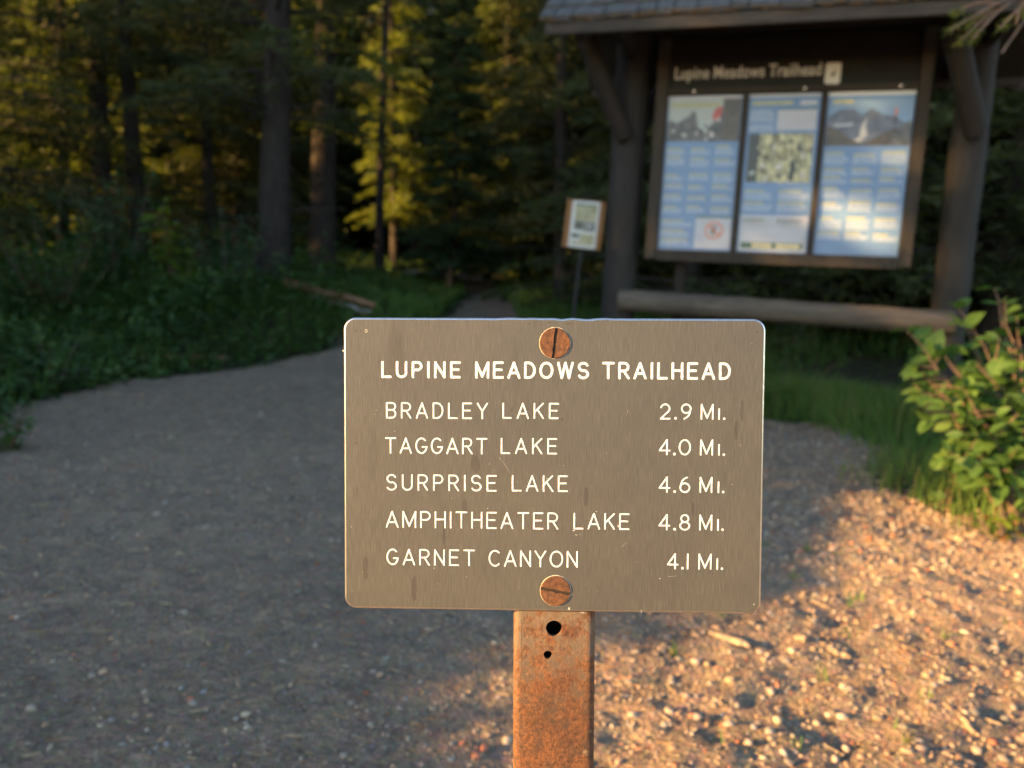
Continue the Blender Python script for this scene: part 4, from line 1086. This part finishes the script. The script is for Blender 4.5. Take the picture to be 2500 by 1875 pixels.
SHADE = [(6.6, -5.9, 0.85, 2, 1.95), (8.4, -5.8, 0.8, 0, 1.5), (10.0, -5.6, 0.9, 0, 1.2), (9.2, -5.7, 0.8, 0, 1.2), (7.5, -5.6, 0.85, 2, 1.8),  # added trees, placed and stretched for the shade they throw
         (5.9, -4.1, 0.275, 2, 6.2), (6.9, -4.25, 0.28, 2, 6.0), (5.4, -4.4, 0.23, 2, 6.6),
         (5.9, -2.40, 0.19, 2, 6.6), (6.5, -2.5, 0.195, 2, 6.6), (5.4, -2.35, 0.182, 2, 6.6),
         (17.6, -2.45, 1.0, 4, 0.6), (19.0, -2.5, 1.0, 4, 0.55), (20.5, -2.4, 1.0, 4, 0.55), (17.0, -4.35, 1.0, 4, 0.75), (18.5, -4.5, 1.0, 4, 0.75), (7.8, -8.2, 0.8, 2, 1.4),
         (12, -9.4, 1.1, 0), (13, -13.0, 1.0, 0, 0.5), (13, -22.2, 1.0, 0), (17, -25, 1.0, 1), (24, -8.0, 1.0, 3)]
SHADE += [(10 + 1.5 * math.sin(3.1 * k), -8.5 - 1.7 * k, 0.40, 2, 1.5) for k in range(9)]
sp2 = [(*U(q[0], q[1]), *q[2:]) for q in SHADE]
forest('unseen_shade_trees', sp2, 'unseen conifers added left of the viewer to shade the path and kiosk')

# ------------------------------------------------------------------ fallen wood, stump
def thing_log(name, p0, p1, r0, r1, mat, label, cat, sag=0.0, n=10):
    p0 = np.array(p0); p1 = np.array(p1); T = np.linspace(0, 1, 14)[:, None]
    P = p0 + (p1 - p0) * T; P[:, 2] -= sag * np.sin(np.pi * T[:, 0]); P[:, 2] += rng.normal(0, 0.006, 14)
    mid = P.mean(0); mb = MB(); mb.tube(P - mid, np.linspace(r0, r1, 14), n, rough=0.06)
    o = mb.build(name, mat, smooth=True, loc=tuple(mid)); tag(o, label, cat)
    return o
def on(px, depth, dz): p = foot_at(px, depth); p[2] += dz; return p
a = on(985, 17.0, 0.12); b_ = on(1235, 16.8, 0.12)
thing_log('fallen_log', a, b_, 0.12, 0.10, MAT['deadwood'], 'pale grey fallen log lying across the far grass beyond the trail', 'log')
a = at(690, 690, 8.3); b_ = at(915, 745, 8.0)
thing_log('fallen_log', a, b_, 0.06, 0.03, MAT['redwood'], 'reddish broken log lying beside the thick dark trunk', 'log')
a = at(760, 725, 8.2); b_ = at(905, 762, 7.95)
thing_log('fallen_branch', a, b_, 0.028, 0.015, MAT['deadwood'], 'thin grey branch lying by the reddish broken log', 'branch')
a = on(300, 6.3, 0.05); b_ = on(560, 6.6, 0.06)
thing_log('fallen_branch', a, b_, 0.03, 0.02, MAT['redwood'], 'dark branch lying among the leafy plants on the left bank', 'branch')
a = on(-40, 4.6, 0.06); b_ = on(200, 5.4, 0.08)
thing_log('fallen_log', a, b_, 0.05, 0.07, MAT['bark'], 'dark log half hidden in plants at the left edge', 'log')
p = on(1095, 14.2, 0)
thing_log('stump', p - np.array([0, 0, .1]), p + np.array([0.03, 0, 0.65]), 0.075, 0.05, MAT['redwood'], 'thin orange-brown snag standing in the far grass', 'stump')

# ------------------------------------------------------------------ leafy plants
def leaf_mesh(L=1.0, W=0.55, fold=0.18, curl=0.12, mats=None):
    t = np.array([0, 0.18, 0.45, 0.72, 1.0]); w = np.array([0.02, 0.36, 0.5, 0.36, 0.02]) * W
    V = []
    for k in range(5):
        z = -curl * t[k] ** 2
        V += [[-w[k], t[k] * L, z + fold * w[k]], [0, t[k] * L, z], [w[k], t[k] * L, z + fold * w[k]]]
    F = []
    for k in range(4):
        b0 = k * 3; F += [[b0, b0 + 1, b0 + 4, b0 + 3], [b0 + 1, b0 + 2, b0 + 5, b0 + 4]]
    mb = MB(); mb.add(np.array(V), np.array(F)); return mb
def leaf_cloud(c, d, l, w):
    """simple 6-vert folded leaves from points c along d"""
    n = len(c); rv = rng.normal(0, 0.35, (n, 3)); rv[:, 2] += 1.0
    s_ = np.cross(d, rv); s_ /= np.linalg.norm(s_, axis=1)[:, None] + 1e-9
    nn = np.cross(s_, d)
    l = l[:, None]; w = w[:, None]
    V = np.stack([c, c + d * l * .4 + s_ * w / 2 + nn * w * .12, c + d * l * .4, c + d * l * .4 - s_ * w / 2 + nn * w * .12, c + d * l - nn * l * 0.12], 1)
    k = np.arange(n)[:, None] * 5
    F = np.concatenate([k + np.array([[0, 2, 1]]), k + np.array([[0, 3, 2]]), k + np.array([[1, 2, 4]]), k + np.array([[2, 3, 4]])], 0)
    return V.reshape(-1, 3), F
def bush(name, base, h, spread, nst, mat, label, leafl=0.06, per=34, group=None, cat='shrub', stiff=0.5):
    B = empty(name, tuple(base)); tag(B, label, cat, group)
    ms, ml = MB(), MB()
    for k in range(nst):
        a = rng.uniform(0, 6.28); rr_ = spread * math.sqrt(rng.random()); hh_ = h * rng.uniform(0.55, 1.05)
        t = np.linspace(0, 1, 6)[:, None]
        tip = np.array([math.cos(a) * rr_, math.sin(a) * rr_, hh_])
        P = np.array([math.cos(a) * rr_ * .15, math.sin(a) * rr_ * .15, -0.1]) * (1 - t) + tip * t
        P[:, :2] *= (0.35 + 0.65 * t ** stiff)
        ms.tube(P, np.linspace(0.007, 0.002, 6), 5, cap=False)
        tt = rng.uniform(0.25, 1.0, per); c = np.stack([np.interp(tt, t[:, 0], P[:, q]) for q in range(3)], -1) + rng.normal(0, 0.035, (per, 3))
        d_ = rng.normal(0, 1, (per, 3)); d_[:, 2] = rng.normal(0.05, 0.3, per); d_ /= np.linalg.norm(d_, axis=1)[:, None]
        l = leafl * rng.uniform(0.6, 1.3, per)
        V, F = leaf_cloud(c, d_, l, l * 0.55); ml.add(V, F)
    ms.build('stems', MAT['twig'], B)
    o = ml.build('foliage', MAT[mat], B); o['kind'] = 'stuff'
    return B
bush('sapling', on(432, 7.8, 0), 1.05, 0.30, 11, 'yellowleaf', 'low broad-leaved sapling with yellow-green leaves on the left bank', 0.13, 16, stiff=0.7)
bush('leafy_bush', on(290, 8.0, 0), 1.55, 0.65, 26, 'bluish', 'tall blue-green leafy bush in front of the pair of trunks', 0.085, 34)
bush('leafy_bush', on(560, 7.9, 0), 1.05, 0.65, 26, 'bluish', 'blue-green leafy bush at the foot of the thick dark trunk', 0.075, 34)
bush('leafy_bush', on(130, 7.0, 0), 1.15, 0.7, 26, 'under', 'dark green leafy bush at far left below the low-branched spruce', 0.075, 34)
bush('leafy_bush', on(1530, 6.6, 0), 0.75, 0.5, 18, 'under', 'dark leafy bush behind the left post of the kiosk', 0.06, 34)
bush('leafy_bush', on(1880, 6.2, 0), 0.62, 0.7, 22, 'under', 'low dark bush behind the log rail of the kiosk', 0.06, 34)
bush('leafy_bush', on(1880, 4.95, 0), 0.34, 0.22, 9, 'leaf', 'small green plant growing below the log rail near the trail sign', 0.06, 16)
bush('weed', np.array([at(115, 940, 5.0)[0], at(115, 940, 5.0)[1], 0.0]), 0.40, 0.3, 9, 'under', 'drooping weed with pale seed stalk at the left path edge', 0.085, 12, cat='plant')
bush('weed', np.array([*at(8, 1100, 3.4)[:2], 0.0]), 0.22, 0.16, 9, 'under', 'small weed clump at the left edge where gravel begins', 0.06, 12, cat='plant')

def region_pts(n, ylo, yhi, xlo, xhi, cond):
    y = rng.uniform(ylo, yhi, n); x = rng.uniform(0, 1, n) * (xhi - xlo) + xlo
    ok = cond(x, y); return x[ok], y[ok]
# undergrowth: mass of small leaves over the left bank and forest edge
mb = MB()
def under_patch(n, ylo, yhi, xlo, xhi, cond, hmax, leafl):
    x, y = region_pts(n, ylo, yhi, xlo, xhi, cond)
    clump = 0.5 + 0.5 * np.sin(2.3 * x + 1.1 * y) * np.sin(1.7 * y - 0.6 * x + 1)
    dist = np.clip(np.minimum(np.abs(xl(y) - x), np.abs(x - xr(y))) / np.where(y > 8.5, 2.6, 0.7), 0.22, 1)
    z = gz(x, y) + hmax * rng.random(len(x)) ** 1.2 * (0.18 + 0.82 * clump ** 1.4) * dist
    c = np.stack([x, y, z], -1); d_ = rng.normal(0, 1, c.shape); d_[:, 2] = rng.normal(0.1, 0.35, len(x)); d_ /= np.linalg.norm(d_, axis=1)[:, None]
    l = leafl * rng.uniform(0.6, 1.4, len(x)); V, F = leaf_cloud(c, d_, l, l * 0.5); mb.add(V, F)
left = lambda x, y: (x < xl(y) - 0.02 + rng.normal(0, 0.10, len(x))) & (x > -0.78 * y - 1.4)
under_patch(5000, 1.2, 3.4, -4.6, -2.2, left, 0.4, 0.06)
under_patch(42000, 3.4, 8.5, -7.8, -1.8, left, 0.85, 0.08)
under_patch(26000, 8.5, 15, -12, -0.6, left, 1.0, 0.10)
under_patch(17000, 5.2, 14, -0.5, 6.5, lambda x, y: (x > xr(y) + 0.1) & ~((x > 0.2) & (y < 5.8) & (x < 2.6)), 0.35, 0.055)
tag(mb.build('undergrowth', MAT['under']), 'low leafy undergrowth covering the left bank and forest edge', 'undergrowth', kind='stuff')

def blades(mb, x, y, h, w, lean=0.6, zoff=0.0):
    n = len(x); a = rng.uniform(0, 6.28, n); b2 = rng.uniform(0, 6.28, n)
    le = np.abs(rng.normal(0, lean, n)) * h
    z = gz(x, y) + zoff
    dx, dy = np.cos(a), np.sin(a); wx, wy = np.cos(b2) * w / 2, np.sin(b2) * w / 2
    V = np.stack([np.stack([x - wx, y - wy, z - 0.01], -1), np.stack([x + wx, y + wy, z - 0.01], -1),
                  np.stack([x + dx * le * .35 + wx * .8, y + dy * le * .35 + wy * .8, z + h * .6], -1), np.stack([x + dx * le * .35 - wx * .8, y + dy * le * .35 - wy * .8, z + h * .6], -1),
                  np.stack([x + dx * le, y + dy * le, z + h], -1)], 1).reshape(-1, 3)
    k = np.arange(n)[:, None] * 5
    mb.add(V, [k + np.array([[0, 1, 2, 3]]), k + np.array([[3, 2, 4]])])
mb = MB(); md = MB()
def grass(n, ylo, yhi, xlo, xhi, cond, h, w, dry=0.12):
    x, y = region_pts(n, ylo, yhi, xlo, xhi, cond); m_ = rng.random(len(x)) < dry
    hh_ = h * rng.uniform(0.45, 1.15, len(x))
    blades(mb, x[~m_], y[~m_], hh_[~m_], w); blades(md, x[m_], y[m_], hh_[m_] * 1.1, w)
grass(12000, 5.0, 5.9, 0.9, 2.7, lambda x, y: x > xr(y) - 0.1 + rng.normal(0, .08, len(x)), 0.24, 0.006, 0.12)          # under the kiosk
grass(9000, 4.2, 5.2, 1.0, 3.6, lambda x, y: x > xr(y) - 0.06 + rng.normal(0, .08, len(x)), 0.24, 0.0055, 0.12)
grass(5500, 2.35, 4.3, 1.45, 3.3, lambda x, y: (x > xr(y) - 0.04 + 0.07 * np.sin(9 * y) + rng.normal(0, .05, len(x))), 0.14, 0.0045, 0.1)  # round the shrub
grass(16000, 7.6, 17, -4.5, 3.5, lambda x, y: ((x < xl(y) - .05) | (x > xr(y) + .05)), 0.24, 0.012, 0.04)
grass(16000, 8, 22, -7, 6, lambda x, y: ((x < xl(y) - .05) | (x > xr(y) + .05)), 0.30, 0.016, 0.05)   # bank by the trail
grass(2500, 3.4, 9, -6, -1.9, lambda x, y: x < xl(y) - 0.02, 0.26, 0.010, 0.1)
grass(5000, 5.6, 11, -0.2, 2.6, lambda x, y: x > xr(y) + 0.02, 0.3, 0.012, 0.06)
tag(mb.build('grass', MAT['grass']), 'green grass under the kiosk, round the shrub and beside the trail', 'grass', kind='stuff')
tag(md.build('dry_grass', MAT['drygrass']), 'yellowed dry grass blades mixed into the green grass', 'grass', kind='stuff')
mb = MB()
for k in range(26):
    x, y = rng.uniform(0.2, 1.3), rng.uniform(1.25, 2.4)
    n = int(rng.integers(4, 9)); blades(mb, x + rng.normal(0, .008, n), y + rng.normal(0, .008, n), rng.uniform(0.012, 0.035, n), 0.003, 0.6)
tag(mb.build('grass_sprouts', MAT['grass']), 'tiny grass sprouts scattered in the sunlit gravel', 'grass', kind='stuff')

# ------------------------------------------------------------------ right-hand shrub with single leaves
SB = np.array([2.16, 2.86, 0.0])
S = empty('shrub', tuple(SB)); tag(S, 'green broad-leaved shrub at the right edge in front of the kiosk post', 'shrub')
leafvar = [leaf_mesh(1, w_, f_, c_).mesh('leaf', MAT['leaf']) for w_, f_, c_ in ((0.55, .25, .15), (0.62, .15, .25), (0.5, .35, .1), (0.58, .2, .3), (0.66, .1, .08))]
LEAF_F = leaf_mesh().f[0]
def stem(P, r0, r1, name='stem'):
    mb = MB(); mb.tube(P, np.linspace(r0, r1, len(P)), 7, rough=0.04); return mb.build(name, MAT['twig'], S, smooth=True)
main_tips = [(2215, 800, 2.95), (2260, 900, 2.85), (2330, 740, 3.0), (2420, 700, 3.05), (2480, 770, 2.9), (2390, 880, 2.8), (2300, 990, 2.75), (2460, 960, 2.75), (2240, 860, 3.1), (2360, 800, 3.2), (2500, 860, 3.1), (2560, 760, 3.0), (2600, 900, 2.9), (2420, 1060, 2.65), (2340, 1070, 2.8), (2520, 1080, 2.7), (2480, 880, 3.3), (2680, 800, 3.1), (2310, 1110, 2.7), (2390, 1140, 2.62), (2460, 1150, 2.6), (2350, 950, 2.7), (2430, 820, 2.8), (2295, 850, 2.9), (2225, 940, 2.9), (2500, 990, 2.6), (2380, 1000, 3.0), (2450, 740, 2.85)]
roots = [(2500, 1290, 2.75), (2440, 1275, 2.85), (2560, 1290, 2.8)]
leaf_n = 0; extra = MB()
for k, tp in enumerate(main_tips):
    tip = at(*tp) - SB; rt = roots[k % 3]; rp = at(rt[0], rt[1], rt[2]); rp = np.array([rp[0], rp[1], -0.03]) - np.array([SB[0], SB[1], 0])
    t = np.linspace(0, 1, 9)[:, None]
    midp = rp * 0.45 + tip * 0.55 + np.array([0.10, 0.02, 0.12]) * rng.uniform(0.3, 1.0)
    P = rp * (1 - t) ** 2 + 2 * midp * t * (1 - t) + tip * t ** 2 + np.vstack([np.zeros(3), rng.normal(0, 0.008, (8, 3))])
    stem(P, 0.0075, 0.0022)
    segs = [(P, 0.42, 9)]
    for q in range(4):
        f = rng.uniform(0.35, 0.95); b0 = np.array([np.interp(f, t[:, 0], P[:, i]) for i in range(3)])
        dr = rng.normal(0, 1, 3); dr[2] = abs(dr[2]) * .5; dr /= np.linalg.norm(dr); L_ = rng.uniform(0.06, 0.17)
        P2 = b0 + dr * np.linspace(0, L_, 4)[:, None]; stem(P2, 0.0028, 0.0014, 'twig'); segs.append((P2, 0.3, 5))
    for P2, t0, n in segs:
        m_ = len(P2); tt = np.append(rng.uniform(t0, 1, n - 2), [1.0, 0.98])
        for f in tt:
            b0 = np.array([np.interp(f * (m_ - 1), np.arange(m_), P2[:, i]) for i in range(3)])
            ax = P2[-1] - P2[-2]; ax /= np.linalg.norm(ax)
            dr = rng.normal(0, 1, 3); dr -= ax * (dr @ ax); dr /= np.linalg.norm(dr); dr = dr + ax * rng.uniform(0.3, 1.0); dr[2] = dr[2] * 0.55 - 0.05; dr /= np.linalg.norm(dr)
            l = rng.uniform(0.045, 0.115) * (1 - 0.25 * (f > 0.97))
            upv = np.array([0, 0, 1.0]) + rng.normal(0, 0.35, 3) - 0.35 * np.array([0.3, 1, 0])
            xx = np.cross(dr, upv); xx /= np.linalg.norm(xx); zz_ = np.cross(xx, dr)
            if leaf_n >= 300:
                lv = np.array([v.co[:] for v in leafvar[int(rng.integers(5))].vertices]) * l
                extra.add(b0 + lv[:, [0]] * xx + lv[:, [1]] * dr + lv[:, [2]] * zz_, LEAF_F); leaf_n += 1; continue
            o = inst('leaf', leafvar[int(rng.integers(5))], S)
            M_ = Matrix([[xx[i] * l, dr[i] * l, zz_[i] * l, b0[i]] for i in range(3)] + [[0, 0, 0, 1]])
            o.matrix_basis = M_
            leaf_n += 1
extra.build('foliage', MAT['leaf'], S)['kind'] = 'stuff'
# broad weeds and a reddening plant at the shrub's foot
def weedlet(name, px, py, depth, mat, label, h=0.12, n=5, leafl=0.06, sp=0.07):
    p = at(px, py, depth); return bush(name, (p[0], p[1], float(gz(p[0], p[1]))), h, sp, n, mat, label, leafl, 6, cat='plant')
weedlet('weed', 2440, 1300, 2.62, 'yellowleaf', 'sunlit yellow-green weed on the gravel edge below the shrub', 0.10, 6)
weedlet('weed', 2470, 1255, 2.6, 'redleaf', 'small reddening plant among the grass below the shrub', 0.12, 2, 0.03)
weedlet('weed', 2375, 1270, 2.75, 'redleaf', 'single red leaf sprig in the grass left of the reddening plant', 0.10, 1, 0.035, 0.02)
weedlet('weed', 2300, 1215, 3.0, 'leaf', 'low green leafy weed in the grass at the left foot of the shrub', 0.11, 5)

# ------------------------------------------------------------------ overhanging pine at the top right
TB = np.array([3.6, 2.6, 0.0])
T = empty('pine_tree', tuple(TB)); tag(T, 'pine outside the right edge whose drooping branch hangs into the top right corner', 'tree')
tm = trunk_mesh(11, 0.3, 91); tm.build('trunk', MAT['bark'], T, smooth=True)
V, F, wood = crown(11, 3.2, 1.7, 70, 50, seed=92)
m2 = MB(); m2.add(V, F); o = m2.build('crown', MAT['needle'], T); o['kind'] = 'stuff'
j0 = np.array([0, 0, 2.6]); j1 = at(2560, -60, 2.15) - TB; j2_ = at(2440, 15, 2.0) - TB
t = np.linspace(0, 1, 10)[:, None]
Pb = j0 * (1 - t) ** 2 + 2 * (j1 + np.array([0.2, 0.1, 0.1])) * t * (1 - t) + j2_ * t ** 2
mb = MB(); mb.tube(Pb, np.linspace(0.03, 0.006, 10), 8, rough=0.05)
BR = mb.build('branch', MAT['bark'], T, smooth=True)
mtw, mnd = MB(), MB()
for k, (px, py, dp) in enumerate([(2318, 75, 1.95), (2345, 100, 1.98), (2375, 95, 1.95), (2440, 70, 1.92), (2445, 130, 2.02), (2480, 60, 2.0), (2500, 30, 1.95), (2335, 30, 2.02), (2400, 40, 2.0), (2520, 90, 2.05), (2370, 60, 2.03), (2420, -20, 2.0), (2540, 20, 2.0)]):
    f = rng.uniform(0.72, 1.0); b0 = np.array([np.interp(f, t[:, 0], Pb[:, i]) for i in range(3)])
    e_ = at(px, py, dp) - TB
    P2 = b0 * (1 - t) ** 2 + 2 * ((b0 + e_) / 2 + np.array([0, 0, 0.03])) * t * (1 - t) + e_ * t ** 2
    mtw.tube(P2, np.linspace(0.005, 0.0035, 10), 6, rough=0.08, cap=False)
    dirn = P2[-1] - P2[-3]; dirn /= np.linalg.norm(dirn)
    green = k not in (4, 5, 9)
    n = 60 if green else 8
    tt = rng.uniform(0.80, 1.02, n)
    c = np.stack([np.interp(tt, t[:, 0], P2[:, i]) for i in range(3)], -1)
    d_ = dirn + rng.normal(0, 0.55, (n, 3)); d_ /= np.linalg.norm(d_, axis=1)[:, None]
    V, F = cards(c + d_ * 0.012, d_, rng.uniform(0.022, 0.04, n), 0.0018); mnd.add(V, F)
mtw.build('twigs', MAT['twig'], BR)
o = mnd.build('needles', MAT['needle_y'], BR); o['kind'] = 'stuff'

# ------------------------------------------------------------------ single bits lying on the gravel
def ground_at(px, py):
    v = M_CAM @ np.array([(px - 1250) / 1819.0, (py - 937.5) / 1819.0, 1.0]); k = -CAM_H / v[2]
    p = np.array([0, 0, CAM_H]) + v * k; p[2] = float(pathz(p[0], p[1])); return p
def stick(a, b, r, label, name='stick', mat='stick'):
    p0, p1 = ground_at(*a), ground_at(*b); p0[2] += r * 1.0; p1[2] += r * 0.9
    t = np.linspace(0, 1, 8)[:, None]; P = p0 + (p1 - p0) * t; mid = P.mean(0)
    P = P - mid + rng.normal(0, r * 0.16, P.shape)
    mb = MB(); mb.tube(P, r * np.array([0.35, 0.8, 1.0, 1.05, 0.95, 1.0, 0.75, 0.3]) * rng.uniform(0.8, 1.15, 8), 7, rough=0.16); mb.v[0] = mb.v[0] * np.array([1, 1, 0.65])
    tag(mb.build(name, MAT[mat], loc=tuple(mid)), label, 'stick')
stick((1730, 1556), (1832, 1592), 0.0115, 'largest pale split stick on the sunlit gravel right of the post')
stick((2020, 1592), (2078, 1602), 0.008, 'short orange-tan stick on the gravel, second largest right of the post')
stick((1937, 1571), (1965, 1575), 0.010, 'stubby pale wood chip between the two longer sticks', 'wood_chip')
stick((1517, 1603), (1558, 1604), 0.003, 'thin straight straw close to the right side of the post', 'straw')
stick((1608, 1748), (1652, 1778), 0.0025, 'thin curved yellowish straw low right of the post', 'straw')
stick((1980, 1462), (2028, 1480), 0.004, 'grey-tan twig near the shadow edge right of the sign', 'twig_piece')
stick((2340, 1755), (2375, 1790), 0.006, 'pale stick beside a grass sprout at the lower right', 'stick')
stick((2405, 1758), (2450, 1770), 0.003, 'thin pale straw near the lower right edge', 'straw')
stick((690, 1795), (745, 1797), 0.0025, 'single straw lying in the shaded gravel left of the post', 'straw')
stick((255, 968), (300, 971), 0.010, 'tan wood chip at the far left path edge', 'wood_chip')
def stone(px, py, r, label, sc=(1.2, 0.9, 0.7), mat='palestone'):
    V0, F0 = ico(2); g = np.random.default_rng(int(px)); r = r * 0.72
    V = V0 * (1 + g.normal(0, 0.07, (len(V0), 1)) + 0.10 * np.sin(V0[:, [1]] * 3 + g.random() * 6) + 0.08 * np.sin(V0[:, [0]] * 4 + V0[:, [2]] * 2)) * np.array(sc) * r
    p = ground_at(px, py); mb = MB(); mb.add(V, F0)
    tag(mb.build('stone', MAT[mat], smooth=True, loc=(p[0], p[1], p[2] + r * 0.35), rot=(0, 0, g.uniform(0, 6))), label, 'stone')
stone(838, 1856, 0.0095, 'round pale stone at the very bottom left of the post')
stone(450, 1512, 0.012, 'upright whitish stone in the middle of the shaded gravel')
stone(470, 1725, 0.012, 'pale angular stone in the lower part of the shaded gravel')
stone(1545, 1750, 0.013, 'pale pink stone low and just right of the post')
stone(2385, 1827, 0.014, 'large pale stone at the lower right near a grass sprout')
stone(2010, 1428, 0.010, 'white round stone at the edge of the sunlit gravel right of the sign')
stone(1780, 1770, 0.013, 'square pale stone on the sunlit gravel below the largest stick')
stone(2430, 1565, 0.015, 'pale lumpy stone at the right edge of the sunlit gravel')
stone(225, 1660, 0.010, 'cream stone at the lower left of the shaded gravel')
stone(75, 1740, 0.013, 'brown-grey chunky stone at the lower left corner', mat='palestone')
stone(912, 1645, 0.010, 'blue-grey pebble lying alone left of the post')
stone(2020, 1042, 0.016, 'white stone at the grass edge in front of the kiosk')
